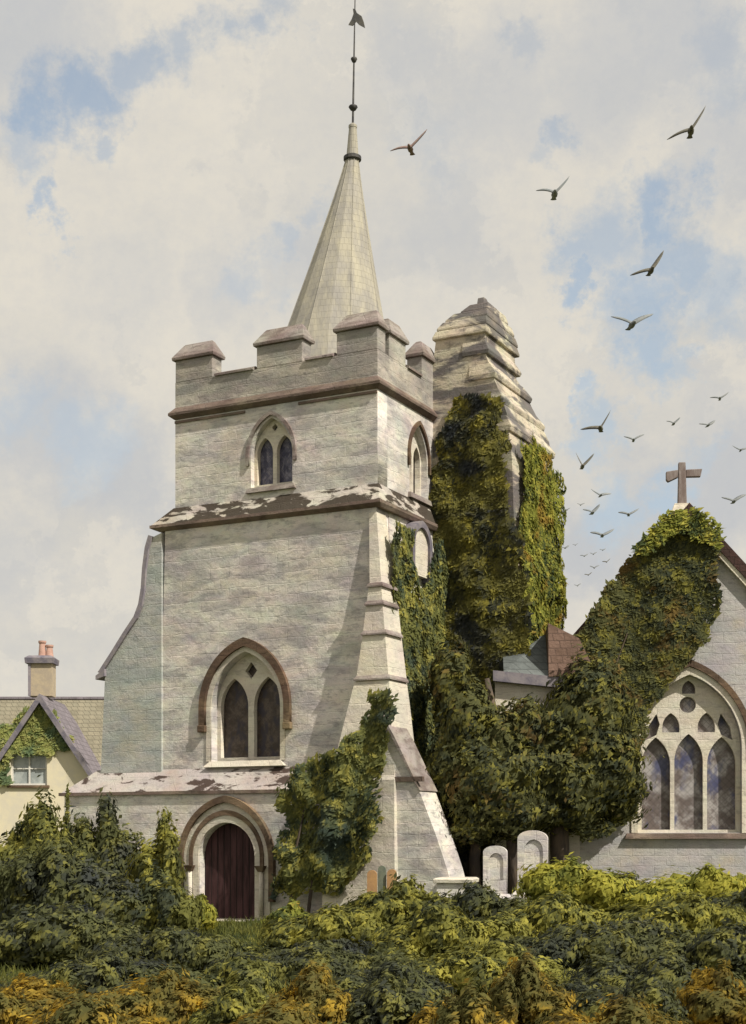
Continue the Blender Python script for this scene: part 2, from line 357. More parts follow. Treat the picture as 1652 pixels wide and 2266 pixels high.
def band(cx, a, zs, za, th, z0=None, n=14):
    z0 = zs if z0 is None else z0
    o = arch(cx, a + th, zs, za + th * 1.25, n); i = arch(cx, a, zs, za, n)
    if z0 < zs: o = [(cx - a - th, z0)] + o + [(cx + a + th, z0)]; i = [(cx - a, z0)] + i + [(cx + a, z0)]
    return o + i[::-1]
def circle(cx, cz, r, n=20): return [(cx + r * cos(2 * pi * i / n), cz + r * sin(2 * pi * i / n)) for i in range(n)]
def at(x, y, Y): return Vector(((x - CX) / F * Y, Y, CZ + (HZ - y) / F * Y))

# ------------------------------------------------------------------ ground
def ground_h(x, y):
    return .0 + .75 * math.exp(-((x - 5) / 5) ** 2 - ((y - 33) / 3.5) ** 2)
def make_ground():
    n = 60; xs = sorted(set([-1500, -400, -120, -50] + [-30 + i * 1.2 for i in range(51)] + [50, 120, 400, 1500]))
    ys = sorted(set([-400, -60, -10] + [i * 1.2 for i in range(0, 60)] + [100, 160, 400, 1000, 3000]))
    v = [(x, y, ground_h(x, y)) for y in ys for x in xs]; nx = len(xs)
    f = [(j * nx + i, j * nx + i + 1, (j + 1) * nx + i + 1, (j + 1) * nx + i) for j in range(len(ys) - 1) for i in range(nx - 1)]
    m = MB(); m.add(v, f); o = m.build('ground', M['grass'], smooth=True)
    tag(o, kind='structure', label='grassy churchyard ground around the church tower')
make_ground()

# ------------------------------------------------------------------ church tower
RZ = atan2(-.4571, .8894)
T = empty('church_tower', (.104, 34, 0), RZ, label='old grey stone church tower with battlements, small leaning spire and ivied stair turret', cat='church tower')
Wd = 5.65; Dp = 5.7
# belfry stage
belw = opening(-2.86, .58, 10.45, 11.2, 12.1)
plate('belfry_wall', [(-Wd, 9.9), (0, 9.9), (0, 12.45), (-Wd, 12.45)], [belw], 0, .5, M['stone'], T)
sw = opening(2.2, .5, 10.35, 11.2, 12.05)
plate('belfry_wall', [(.505, 9.9), (Dp, 9.9), (Dp, 12.45), (.505, 12.45)], [sw], 0, .5, M['stone'], T, side=True)
m = MB(); m.box(-Wd, -Wd + .5, .505, Dp, 9.9, 12.45); m.box(-Wd + .505, -.505, Dp - .5, Dp, 9.9, 12.45); m.build('belfry_wall', M['stone'], T)
def tracery_window(parent, cx, a, z0, zs, za, y, glassm, kind=2, framem='frame', side=False, sill='frame', gdepth=.16, eye=None, lw=None, lz=-.05):
    """stone frame with lancet lights; glass as a sub-part"""
    outer = opening(cx, a - .004, z0 + .004, zs, za - .004)
    holes = []; fr = .09 * a / .6
    if kind == 2:
        mu = .045 * a / .6 + .01; ww = (a - fr - mu) / 2 if lw is None else lw
        for s_ in (-1, 1):
            c2 = cx + s_ * (mu + ww) ; holes.append(opening(c2, ww, z0 + .1, zs + lz, zs + lz + ww * 1.75))
        if eye: e = eye; holes.append([(cx, e[0] - e[1] * 1.2), (cx + e[1], e[0]), (cx, e[0] + e[1] * 1.25), (cx - e[1], e[0])])
    elif kind == 3:
        mu = .05; fr = .11; ww = (a - fr - mu * 2) / 3
        for k in (-1, 0, 1):
            c2 = cx + k * (2 * ww + 2 * mu); top = zs + (-.02 if k == 0 else -.10)
            holes.append(opening(c2, ww, z0 + .08, top - .30, top + ww * 1.1))
        holes.append(circle(cx - .02, zs + (za - zs) * .60, .20))
        for s_ in (-1, 1):
            q = opening(cx + s_ * .43, .21, zs + .40, zs + .52, zs + .88, 6); holes.append(q)
            q = [(cx + s_ * .78, zs + .34), (cx + s_ * 1.06, zs + .20), (cx + s_ * 1.0, zs + .52), (cx + s_ * .78, zs + .86), (cx + s_ * .70, zs + .60)]
            holes.append(q if s_ > 0 else q[::-1])
        holes.append(opening(cx, .16, zs + (za - zs) * .75, zs + (za - zs) * .80, zs + (za - zs) * .93, 6))
    o = plate('window', outer, holes, y, y + .14, M[framem], parent, side)
    g = plate('glass', opening(cx, a - .01, z0 + .01, zs, za - .01), [], y + .16, y + .2, M[glassm], o, side)
    return o
tracery_window(T, -2.86, .58, 10.45, 11.2, 12.1, .16, 'glass_blue', eye=(11.90, .08), lz=.10)
tracery_window(T, 2.2, .5, 10.35, 11.2, 12.05, .16, 'glass_brown', side=True, eye=(11.85, .08), lz=.10)
plate('hood_mould', band(-2.86, .62, 11.25, 12.16, .08, 11.0), [], -.06, 0.0, M['coping'], T)
plate('hood_mould', band(2.2, .54, 11.25, 12.1, .08, 11.0), [], -.06, 0.0, M['hood'], T, side=True)
m = MB(); m.rects([(10.33, -3.55, -2.17, -.1, .15), (10.45, -3.5, -2.22, -.06, .15)]); m.build('window_sill', M['coping'], T)
m = MB(); m.rects([(10.22, -.1, .1, 1.6, 2.8), (10.35, -.1, .07, 1.62, 2.78)]); m.build('window_sill', M['coping'], T)
# parapet string course
m = MB(); m.rects([(12.40, -Wd - .02, .02, -.02, Dp + .02), (12.49, -Wd - .14, .12, -.12, Dp + .12), (12.55, -Wd - .14, .12, -.12, Dp + .12), (12.70, -Wd - .0, .0, 0, Dp)])
m.build('string_course', M['string'], T)
m = MB(); m.rects([(12.14, -Wd - .015, .015, -.015, Dp + .015), (12.17, -Wd - .05, .05, -.05, Dp + .05), (12.22, -Wd - .05, .05, -.05, Dp + .05), (12.24, -Wd - .015, .015, -.015, Dp + .015)])
# lower fillet only between the openings: front left, front right and side
def fillet(x0, x1): return MB().box(x0, x1, -.035, 0, 12.3, 12.36)
fillet(-Wd, -3.6).build('fillet', M['string'], T); fillet(-2.1, 0).build('fillet', M['string'], T)
# parapet walls
p = MB(); p.box(-Wd, 0, 0, .4, 12.69, 13.32); p.box(-Wd, 0, Dp - .4, Dp, 12.69, 13.32); p.box(-.4, 0, .402, Dp - .402, 12.69, 13.32); p.box(-Wd, -Wd + .4, .402, Dp - .402, 12.69, 13.32)
p.build('parapet_wall', M['parapet'], T)
random.seed(4)
def merlon(x0, x1, y0, y1, dz=0):
    zt = 13.86 + dz
    a = MB(); a.rects([(13.32, x0, x1, y0, y1), (zt, x0, x1, y0, y1)]); o = a.build('merlon', M['parapet'], T, bevel=.02)
    cx, cy = (x0 + x1) / 2, (y0 + y1) / 2
    ix, iy = (min((x1 - x0) * .5 - .04, .17), min((y1 - y0) * .5 - .04, .17))
    c = MB(); c.rects([(zt, x0 - .06, x1 + .06, y0 - .06, y1 + .06), (zt + .07, x0 - .07, x1 + .07, y0 - .07, y1 + .07), (zt + .40, x0 + ix * .7, x1 - ix * .5, y0 + iy, y1 - iy), (zt + .44, x0 + ix, x1 - ix*.8, y0 + iy + .02, y1 - iy - .02)])
    c.build('coping', M['coping'], o, bevel=.01)
for a_, b_, dz in ((-Wd, -4.55, 0), (-3.28, -2.0, .0)):
    merlon(a_, b_, 0, .42, dz); merlon(a_, b_, Dp - .42, Dp, dz)
# corner merlons wrap round: L-shaped
merlon(-1.08, 0, 0, .42); merlon(-.42, 0, .62, 1.5); merlon(-.42, 0, 2.42, 3.3); merlon(-.42, 0, 4.6, Dp - .45); merlon(-1.08, 0, Dp - .42, Dp)
merlon(-Wd, -Wd + .42, .62, 1.2); merlon(-Wd, -Wd + .42, 2.4, 3.3)
def crenel(x0, x1, y0, y1): return MB().rects([(13.32, x0, x1, y0 - .05, y1 + .05), (13.37, x0, x1, y0 - .05, y1 + .05), (13.43, x0, x1, y0 + .08, y1 - .08)])
for a_, b_ in ((-4.55, -3.28), (-2.0, -1.08)): crenel(a_ + .08, b_ - .08, 0, .4).build('crenel_sill', M['coping'], T)
MB().rects([(13.32, -.45, .05, 1.58, 2.34), (13.37, -.45, .05, 1.58, 2.34), (13.43, -.32, -.08, 1.58, 2.34)]).build('crenel_sill', M['coping'], T)
MB().box(-Wd + .41, -.41, .41, Dp - .41, 12.65, 12.75).build('roof', M['lead'], T)
# spire, leaning a little to the right
scx, scy = -2.72, 2.9
def oct_(r, z, lx, rot=pi / 8, n=16): return [(scx + lx * .889 + r * cos(2 * pi * i / n + rot), scy + lx * .457 + r * sin(2 * pi * i / n + rot), z) for i in range(n)]
def lean(z): return .46 * max(0, (z - 14.6)) / 4.87
rs = []
for i in range(15):
    z = 12.75 + i * (19.42 - 12.75) / 14; k = (19.42 - z) / (19.42 - 12.75)
    rs.append(oct_(.17 + 1.74 * k ** 1.08, z, lean(z)))
spire = MB().loft(rs).build('spire', M['spire'], T)
for k in range(1, 16, 2):   # slim lead rolls down the hips
    MB().tube([r_[k] for r_ in rs], .014, 6).build('hip_roll', M['spire'], spire)
MB().loft([oct_(.17, 19.40, .46), oct_(.23, 19.44, .46), oct_(.23, 19.52, .46), oct_(.16, 19.56, .46)]).build('collar', M['iron'], spire)
MB().loft([oct_(.155, 19.56, .46), oct_(.10, 20.26, .47), oct_(.11, 20.27, .47), oct_(.11, 20.33, .47), oct_(.05, 20.38, .47)]).build('finial', M['spire'], spire)
def rod_pt(z): return (scx + .47 * .889 + (z - 20.3) * .02, scy + .47 * .457, z)
vane = MB().tube([rod_pt(20.3), rod_pt(21.5), rod_pt(23.9)], [.03, .024, .012], 6).build('weather_vane', M['iron'], T)
for z, r_ in ((20.80, .12), (22.03, .085)):
    x, y, _ = rod_pt(z)
    MB().loft([[(x + q * cos(2 * pi * i / 12), y + q * sin(2 * pi * i / 12), z + dz) for i in range(12)] for q, dz in ((.02, -.09), (r_ * .6, -.07), (r_, .0), (r_ * .9, .03), (.02, .06))]).build('knob', M['iron'], vane, smooth=True)
x, y, _ = rod_pt(23.1)
vf = [(x - .18, 22.95), (x - .06, 22.9), (x + .04, 22.98), (x + .12, 22.88), (x + .3, 22.75), (x + .26, 22.92), (x + .2, 23.08), (x + .06, 23.2), (x + .02, 23.3), (x - .05, 23.34), (x - .03, 23.2), (x - .08, 23.08)]
MB().prism(vf, y - .012, y + .012).build('vane_cock', M['gold'], vane)
# mid string course / weathering between the stages
L0 = -6.0
MB().rects([(9.62, L0 - .03, .17, -.17, Dp), (9.70, -6.22, .22, -.30, Dp), (9.77, -6.22, .22, -.30, Dp)]).build('string_course', M['string'], T)
MB().rects([(9.77, -6.19, .19, -.28, Dp), (10.20, -Wd - .03, .03, -.03, Dp)]).build('weathering', M['weather'], T)
# lower stage
zb = 3.7; YL = -.15
w2 = opening(-3.5, .98, 3.86, 5.15, 6.5)
plate('tower_wall', [(-6.02, zb - .1), (.05, zb - .1), (.05, 9.62), (-5.85, 9.62)], [w2], YL, YL + .6, M['stone'], T)
niche = opening(2.15, .36, 8.55, 9.0, 9.42)
MB().rects([(0, -.6, .55, YL + .605, Dp), (9.62, -.6, .06, YL + .605, Dp)]).build('tower_wall', M['stone'], T)
MB().box(-5.9, -5.3, YL + .605, Dp, 0, 9.62).build('tower_wall', M['stone'], T)
MB().box(-5.3, -.6, Dp - .6, Dp - .01, 0, 9.62).build('tower_wall', M['stone'], T)
# west window
W = tracery_window(T, -3.5, .98, 3.86, 5.15, 6.5, YL + .26, 'glass_brown', eye=(6.06, .17), lw=.395, lz=.05)
plate('hood_mould', band(-3.5, 1.12, 5.15, 6.62, .17, 4.75), [], YL - .11, YL, M['hood'], T)
plate('window_surround', band(-3.5, .985, 5.15, 6.5, .13, 3.86), [], YL - .03, YL + .02, M['frame'], T)
for s_ in (-1, 1): MB().box(-3.5 + s_ * 1.21 - .11, -3.5 + s_ * 1.21 + .11, YL - .13, YL, 4.58, 4.75).build('label_stop', M['hood'], T, bevel=.02)
MB().rects([(3.72, -4.65, -2.35, YL - .14, YL + .25), (3.86, -4.5, -2.5, YL - .05, YL + .25)]).build('window_sill', M['frame'], T)
# base stage with doorway
YB = -.62
dr = opening(-3.72, .79, 0, 1.55, 2.36)
plate('base_wall', [(-8.72, -.3), (.3, -.3), (.3, 3.1), (-8.62, 3.1)], [dr], YB, YB + .5, M['stone'], T)
MB().box(-8.6, -5.0, YB + .505, 2.0, 0, 3.1).build('base_wall', M['stone'], T)
MB().rects([(3.06, -8.76, .3, YB - .07, 1.9), (3.14, -8.76, .3, YB - .07, 1.9)]).build('string_course', M['string'], T)
MB().add([(-8.7, YB - .04, 3.14), (.25, YB - .04, 3.14), (.25, YL + .02, 3.72), (-7.95, YL + .02, 3.72), (-7.95, 1.4, 3.72), (-8.7, 1.8, 3.14), (.25, 1.4, 3.14)],
         [(0, 1, 2, 3), (0, 3, 4, 5), (1, 6, 4, 2) if False else (1, 6, 2), (6, 4, 3, 2), (0, 5, 6, 1), (5, 4, 6)]).build('weathering', M['weather_low'], T)
# doorway mouldings
plate('archivolt', band(-3.72, .80, 1.55, 2.37, .15, 0), [], YB - .05, YB + .1, M['frame'], T)
plate('archivolt', band(-3.72, .955, 1.55, 2.545, .10, 1.3), [], YB - .075, YB + .1, M['hood'], T)
plate('archivolt', band(-3.72, 1.06, 1.50, 2.67, .16, 0), [], YB - .045, YB + .1, M['frame'], T)
plate('hood_mould', band(-3.72, 1.225, 1.45, 2.85, .13, .5), [], YB - .13, YB + .1, M['hood'], T)
for s_ in (-1, 1):
    x = -3.72 + s_ * 1.005
    c = MB().tube([(x, YB - .09, .12), (x, YB - .09, 1.2)], .055, 10).build('jamb_shaft', M['frame'], T, smooth=True)
    MB().rects([(1.2, x - .06, x + .06, YB - .15, YB - .03), (1.34, x - .13, x + .13, YB - .2, YB - .0)]).build('capital', M['hood'], c)
    MB().rects([(0, x - .12, x + .12, YB - .2, YB - .0), (.12, x - .07, x + .07, YB - .15, YB - .03)]).build('base', M['frame'], c)
dd = plate('door', opening(-3.72, .785, 0.02, 1.55, 2.355), [], YB + .22, YB + .30, M['door'], T)
MB().box(-4.6, -2.8, YB - .45, YB + .25, -.02, .06).build('door_step', M['pale'], T, bevel=.02)
# left buttress with swept coping
prof = [(-5.92, 9.58), (-6.17, 9.5), (-6.28, 9.2), (-6.36, 8.7), (-6.40, 8.2), (-6.48, 7.8), (-6.62, 7.5), (-6.95, 7.12), (-7.35, 6.62), (-7.66, 6.25)]
bp = prof + [(-7.66, 6.1), (-7.80, 3.6), (-5.92, 3.6)]
bl = MB().prism(bp[::-1], YL - .06, YL + 1.1).build('buttress', M['blue_stone'], T)
cp = prof[1:] + [(-7.74, 6.16)]; ou = [(x - .11, z + .05) for x, z in cp]
MB().prism(cp + ou[::-1], YL - .12, YL + 1.16).build('coping', M['coping_shade_grey'], bl)
MB().prism([(-7.62, 6.1), (-7.9, 6.02), (-7.9, 6.12), (-7.62, 6.28)], YL - .14, YL + 1.18).build('coping', M['coping_shade_grey'], bl)
# right corner buttress, three stages stepping forward, and a raking one to the side
fb = MB()
fb.rects([(5.55, -.22, .62, -.66, .3), (6.6, -.10, .48, -.56, .3), (7.75, .02, .34, -.48, .3), (7.85, .0, .30, -.40, .3), (9.5, -.12, .07, -.19, .3)])
fbo = fb.build('buttress', M['pale'], T)  # brighter stone than the raking buttress, its lit look put into the colour
for z, px0, px1, py in ((7.72, -.02, .40, -.52), (7.30, -.05, .44, -.56), (6.62, -.12, .54, -.61), (5.58, -.25, .68, -.72)):
    MB().rects([(z, px0, px1, py, .25), (z + .035, px0, px1, py, .25), (z + .11, px0 + .05, px1 - .05, py + .05, .25)]).build('set_off', M['coping'], fbo)
MB().rects([(0, -.85, 1.02, -1.15, .25), (3.3, -.75, .95, -1.05, .25), (3.4, -.70, .92, -.98, .25), (5.0, -.35, .72, -.78, .25), (5.55, -.24, .64, -.68, .25)]).build('buttress', M['pale'], T)  # same brighter stone, standing in for light on this face
rk = MB().prism([(.3, 0), (2.55, 0), (2.2, 1.3), (1.95, 2.0), (1.50, 3.1), (1.22, 3.7), (.90, 4.2), (.60, 4.72), (.3, 4.9)], -.95, -.1).build('buttress', M['stone'], T)
MB().prism([(1.50, 3.1), (1.56, 3.05), (.93, 4.26), (.60, 4.80), (.58, 4.72), (.90, 4.18)], -1.0, -.06).build('coping', M['coping'], rk)
MB().box(.9, 1.62, -1.0, -.9, 3.25, 3.36).build('string_course', M['string'], rk)
# arched recess on the side wall of the lower stage
na = plate('niche', opening(1.68, .42, 8.3, 9.0, 9.45), [], -.30, .05, M['frame'], T, side=True)
plate('hood_mould', band(1.68, .42, 9.0, 9.46, .13, 8.2), [], -.37, -.05, M['barge'], na, side=True)
# stair turret: stepped stages, stone-slated top
TX = 1.44; ty = 3.05
tu = MB()
tu.rects([(0, .3, 2.5, ty - .05, ty + 3.1), (11.2, .0, 2.12, ty, ty + 3.0), (12.35, -.02, 1.98, ty, ty + 2.95), (12.8, -.02, 1.82, ty, ty + 2.7), (13.2, -.02, 1.66, ty, ty + 2.5), (13.5, -.02, 1.58, ty, ty + 2.3), (13.8, .0, 1.44, ty, ty + 2.0), (14.42, .08, 1.40, ty, ty + 1.95)])
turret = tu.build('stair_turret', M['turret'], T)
tr = MB(); sl = 5
for i in range(sl):   # stone courses of the capping, each set back on the one below
    k = i / (sl - 1); z = 14.40 + k * .86; q = 1 - k ** 1.7
    x0 = .98 - .96 * q + random.uniform(-.03, .03); x1 = 1.22 + .28 * q ** .6 + random.uniform(-.03, .03); y0 = ty + .45 - .52 * q; y1 = ty + .8 + 1.35 * q ** .6
    k2 = min(1, (i + 1) / (sl - 1)); q2 = 1 - k2 ** 1.7
    tr.rects([(z, x0, x1, y0, y1), (z + .07, x0, x1, y0, y1), (z + .225, x0 + .7 * max(0, .98 - .96 * q2 - x0), x1 - .03, y0 + .05, y1 - .12)])
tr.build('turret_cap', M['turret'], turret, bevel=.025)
for z, x1, yy, h, s2 in ((13.98, 1.50, 2.12, .10, .09), (13.38, 1.68, 2.42, .12, .13), (12.72, 1.90, 2.78, .14, .14), (12.05, 2.09, 3.04, .14, .12)):
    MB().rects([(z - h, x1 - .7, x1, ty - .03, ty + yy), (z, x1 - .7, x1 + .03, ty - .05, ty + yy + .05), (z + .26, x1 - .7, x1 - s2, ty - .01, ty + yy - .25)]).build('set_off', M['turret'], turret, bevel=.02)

# ------------------------------------------------------------------ foliage generators
def kites(P, N, size, seed, name, mat, parent=None, core=None, aspect=2.1, jit=.42, droop=.0, lean_=(1.0, 0, 1.3)):
    """P points, N outward normals -> one mesh of kite-shaped leaf sprays"""
    rng = np.random.default_rng(seed); n = len(P)
    N = N / np.linalg.norm(N, axis=1, keepdims=True)
    N = N + rng.normal(0, jit, (n, 3)) * .7; N /= np.linalg.norm(N, axis=1, keepdims=True)
    a = rng.normal(0, 1, (n, 3)); a += np.array(lean_)[None, :]; a[:, 2] -= droop; a -= (a * N).sum(1, keepdims=True) * N; a /= np.linalg.norm(a, axis=1, keepdims=True)
    b = np.cross(N, a); s = (size * rng.uniform(.55, 1.3, n))[:, None]
    v = np.stack([P - a * s * aspect * .5, P + b * s * .5 + N * s * .12, P + a * s * aspect * .6, P - b * s * .5 + N * s * .12], 1).reshape(-1, 3)
    nv = len(v); fc = np.arange(nv).reshape(-1, 4); cv = np.zeros((0, 3)); cf = []
    if core: cv = np.array(core[0]); cf = core[1]
    allv = np.vstack([v, cv]) if len(cv) else v
    loops = fc.ravel().tolist(); starts = (np.arange(n) * 4).tolist(); tot = [4] * n
    for f in cf: starts.append(len(loops)); tot.append(len(f)); loops += [i + nv for i in f]
    me = bpy.data.meshes.new(name); me.vertices.add(len(allv)); me.vertices.foreach_set('co', allv.ravel().astype(np.float32))
    me.loops.add(len(loops)); me.loops.foreach_set('vertex_index', loops)
    me.polygons.add(len(starts)); me.polygons.foreach_set('loop_start', starts); me.polygons.foreach_set('loop_total', tot)
    me.update(calc_edges=True); me.validate()
    return link(name, me, mat, parent)
_ico = None
def ico():
    global _ico
    if _ico is None:
        import bmesh
        b = bmesh.new(); bmesh.ops.create_icosphere(b, subdivisions=3, radius=1)
        _ico = ([v.co.copy() for v in b.verts], [tuple(v.index for v in f.verts) for f in b.faces]); b.free()
    return _ico
def lump(d, seed, amp):
    return 1 + amp * noise.noise(Vector(d) * 1.6 + Vector((seed, 0, 0))) + amp * .85 * noise.noise(Vector(d) * 3.4 + Vector((0, seed, 0))) + amp * .22 * noise.noise(Vector(d) * 8.5 + Vector((0, seed, 5)))
def crown_data(blobs, dens, seed, amp=.35, fill=.16, corek=.84, zmin=None):
    rng = np.random.default_rng(seed); P = []; N = []; cv = []; cf = []
    iv, jf = ico()
    for bi, (cx, cy, cz, rx, ry, rz) in enumerate(blobs):
        ar = 4 * pi * (((rx * ry) ** 1.6 + (rx * rz) ** 1.6 + (ry * rz) ** 1.6) / 3) ** (1 / 1.6)
        n = int(ar * dens); d = rng.normal(0, 1, (n, 3)); d /= np.linalg.norm(d, axis=1, keepdims=True)
        for q in d:
            k = lump(q, seed + bi * 3.1, amp) * (1 - fill * rng.random() ** 2)
            # ragged sprigs
            if rng.random() < .10: k *= rng.uniform(1.03, 1.25)
            P.append((cx + q[0] * rx * k, cy + q[1] * ry * k, cz + q[2] * rz * k)); N.append((q[0] / rx, q[1] / ry, q[2] / rz))
        off = len(cv)
        for q in iv:
            k = lump(q, seed + bi * 3.1, amp) * corek; cv.append((cx + q.x * rx * k, cy + q.y * ry * k, cz + q.z * rz * k))
        cf += [tuple(i + off for i in f) for f in jf]
    P = np.array(P); N = np.array(N)
    if zmin is not None: k = P[:, 2] > zmin; P = P[k]; N = N[k]
    return P, N, (cv, cf)
def crown(name, blobs, dens, size, seed, mat, parent=None, **kw):
    P, N, core = crown_data(blobs, dens, seed, **kw)
    return kites(P, N, size, seed, name, mat, parent, core)
def shrub(loc, blobs, mat, label, name='shrub', cat='shrub', group=None, dens=170, size=.12, seed=1, stems=3, amp=.4, **kw):
    """blobs relative to loc; ragged foliage with stems"""
    t = empty(name, loc, 0, label=label, cat=cat, group=group)
    crown('foliage', blobs, dens, size, seed, mat, t, amp=amp, **kw)
    rg = random.Random(seed)
    for i in range(stems):
        b = blobs[i % len(blobs)]; ex, ey, ez = b[0] + rg.uniform(-.3, .3) * b[3], b[1] + rg.uniform(-.3, .3) * b[4], b[2] + b[5] * .4
        bx, by = b[0] + rg.uniform(-.1, .1), b[1] + rg.uniform(-.1, .1)
        MB().tube([(bx, by, -.1), ((bx + ex) / 2 + rg.uniform(-.1, .1), (by + ey) / 2, ez * .5), (ex, ey, ez)], [.05, .035, .012], 5).build('stem', M['trunk'], t)
    return t
def inpoly(px, py, poly):
    c = np.zeros(len(px), bool); n = len(poly)
    for i in range(n):
        x1, y1 = poly[i]; x2, y2 = poly[(i + 1) % n]
        k = ((y1 > py) != (y2 > py)); with_ = (x2 - x1) * (py - y1) / ((y2 - y1) or 1e-9) + x1
        c ^= k & (px < with_)
    return c
def sheet(poly, dens, seed, org, U, V, Nn, thick=.3, edge=.12, bulge=.6):
    """ivy sheet over a wall polygon (u,v); U,V,N basis vectors; lumps of real depth"""
    rng = np.random.default_rng(seed); xs = [p_[0] for p_ in poly]; ys = [p_[1] for p_ in poly]
    ar = (max(xs) - min(xs)) * (max(ys) - min(ys)); n = int(ar * dens)
    u = rng.uniform(min(xs), max(xs), n); v = rng.uniform(min(ys), max(ys), n)
    du = np.array([noise.noise(Vector((a * 2.3, b * 2.3, seed))) for a, b in zip(u, v)]) * edge * 2.4
    dv = np.array([noise.noise(Vector((a * 2.3, b * 2.3, seed + 9))) for a, b in zip(u, v)]) * edge * 2.4
    k = inpoly(u + du + rng.normal(0, .03, n), v + dv + rng.normal(0, .03, n), poly); u = u[k]; v = v[k]
    hb = np.array([max(0, noise.noise(Vector((a * 1.1, b * .9, seed + 3))) * .9 + .35 + .4 * noise.noise(Vector((a * 3.1, b * 2.6, seed + 5)))) for a, b in zip(u, v)])
    e = .02; hx = np.array([noise.noise(Vector(((a + .05) * 1.1, b * .9, seed + 3))) - noise.noise(Vector(((a - .05) * 1.1, b * .9, seed + 3))) for a, b in zip(u, v)]) / .1
    hy = np.array([noise.noise(Vector((a * 1.1, (b + .05) * .9, seed + 3))) - noise.noise(Vector((a * 1.1, (b - .05) * .9, seed + 3))) for a, b in zip(u, v)]) / .1
    depth = .05 + thick * hb * (1 - .5 * rng.random(len(u)) ** 2)
    U = np.array(U); V = np.array(V); Nn = np.array(Nn)
    P = np.array(org) + u[:, None] * U + v[:, None] * V + depth[:, None] * Nn
    N = Nn - (hx * thick * bulge * 1.5)[:, None] * U - (hy * thick * bulge * 1.5)[:, None] * V + np.array([0, 0, .25])
    return P, N
def ivy(name, parts, mat, label, loc, rz=0, size=.11, seed=3, cat='ivy', group=None, stempts=None):
    t = empty(name, loc, rz, label=label, cat=cat, group=group)
    P = np.vstack([p_[0] for p_ in parts]); N = np.vstack([p_[1] for p_ in parts])
    kites(P, N, size, seed, 'foliage', mat, t, None, jit=.36, droop=.1)
    if stempts:
        for pts in stempts: MB().tube(pts, [.05 - .035 * i / (len(pts) - 1) for i in range(len(pts))], 6).build('stem', M['trunk'], t)
    return t
fx = lambda x, y, c=0: _front(x, y, c)
def _front(x, y, c=0):
    t = (x - CX) / F; K0, K1 = .104, 34.0
    a = (t * (K1 + c * .8894) - K0 - c * .4571) / (.8894 + t * .4571); Z = K1 - a * .4571 + c * .8894
    return (a, CZ + (HZ - y) / F * Z)
def _side(x, y, c=0):
    t = (x - CX) / F
    b = (t * (34 - c * .4571) - .104 - c * .8894) / (.4571 - t * .8894); Z = 34 + b * .8894 - c * .4571
    return (b, CZ + (HZ - y) / F * Z)
X_, Y_, Z_ = (1, 0, 0), (0, 1, 0), (0, 0, 1); NY = (0, -1, 0)
TL = (.104, 34, 0)
# ivy on the turret's front face, its shade put into darker leaf colours
pf = [_front(a, b, ty) for a, b in ((975, 1010), (995, 930), (1030, 885), (1095, 872), (1118, 930), (1128, 1010), (1128, 1130), (1160, 1200), (1178, 1400), (1180, 1800), (1150, 1900), (960, 1900), (940, 1700), (935, 1400), (945, 1180))]
ivy('ivy', [sheet(pf, 780, 11, (0, ty - .05, 0), X_, Z_, NY, .26)], M['lf_ivy_shade'], 'dark green ivy covering the shaded front of the stair turret', TL, RZ, .085, 11,
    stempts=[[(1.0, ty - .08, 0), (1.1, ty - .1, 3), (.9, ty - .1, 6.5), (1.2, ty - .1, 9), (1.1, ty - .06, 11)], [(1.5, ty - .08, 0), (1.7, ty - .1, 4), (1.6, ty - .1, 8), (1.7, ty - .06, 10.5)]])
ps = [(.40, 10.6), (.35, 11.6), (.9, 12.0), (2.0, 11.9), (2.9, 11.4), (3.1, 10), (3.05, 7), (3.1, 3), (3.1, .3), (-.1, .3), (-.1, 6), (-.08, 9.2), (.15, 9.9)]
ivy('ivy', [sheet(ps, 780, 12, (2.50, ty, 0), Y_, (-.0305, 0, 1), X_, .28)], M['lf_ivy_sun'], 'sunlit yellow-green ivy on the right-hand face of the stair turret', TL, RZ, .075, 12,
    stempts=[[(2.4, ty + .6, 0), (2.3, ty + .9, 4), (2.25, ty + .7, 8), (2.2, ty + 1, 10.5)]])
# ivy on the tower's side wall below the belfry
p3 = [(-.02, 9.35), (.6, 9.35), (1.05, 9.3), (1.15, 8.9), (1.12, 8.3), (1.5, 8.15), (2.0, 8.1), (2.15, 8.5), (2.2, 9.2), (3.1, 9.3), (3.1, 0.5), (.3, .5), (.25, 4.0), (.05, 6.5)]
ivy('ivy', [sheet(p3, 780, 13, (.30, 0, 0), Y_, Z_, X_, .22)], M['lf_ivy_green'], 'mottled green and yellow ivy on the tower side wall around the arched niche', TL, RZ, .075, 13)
# climbing shrub right of the door
p4 = [_front(a, b, -1.2) for a, b in ((872, 1528), (880, 1570), (850, 1640), (842, 1700), (845, 1790), (815, 1900), (770, 1965), (600, 1990), (618, 1900), (640, 1830), (632, 1760), (668, 1700), (720, 1680), (775, 1650), (805, 1600), (830, 1545))]
ivy('climbing_shrub', [sheet(p4, 850, 14, (0, -1.15, 0), X_, Z_, NY, .5), sheet([(x * 1 - .02, z) for x, z in p4], 260, 15, (0, -1.12, 0), X_, Z_, NY, .15)], M['lf_ivy_green'],
    'blue-green climbing shrub spreading up the corner buttress right of the door', TL, RZ, .08, 14, cat='climbing shrub',
    stempts=[[(-1.2, -1.2, 0), (-1.0, -1.25, 1.2), (-.6, -1.25, 2.6), (.1, -1.15, 4.0)], [(-1.6, -1.2, 0), (-1.5, -1.3, 1.4), (-1.2, -1.25, 2.8)]])

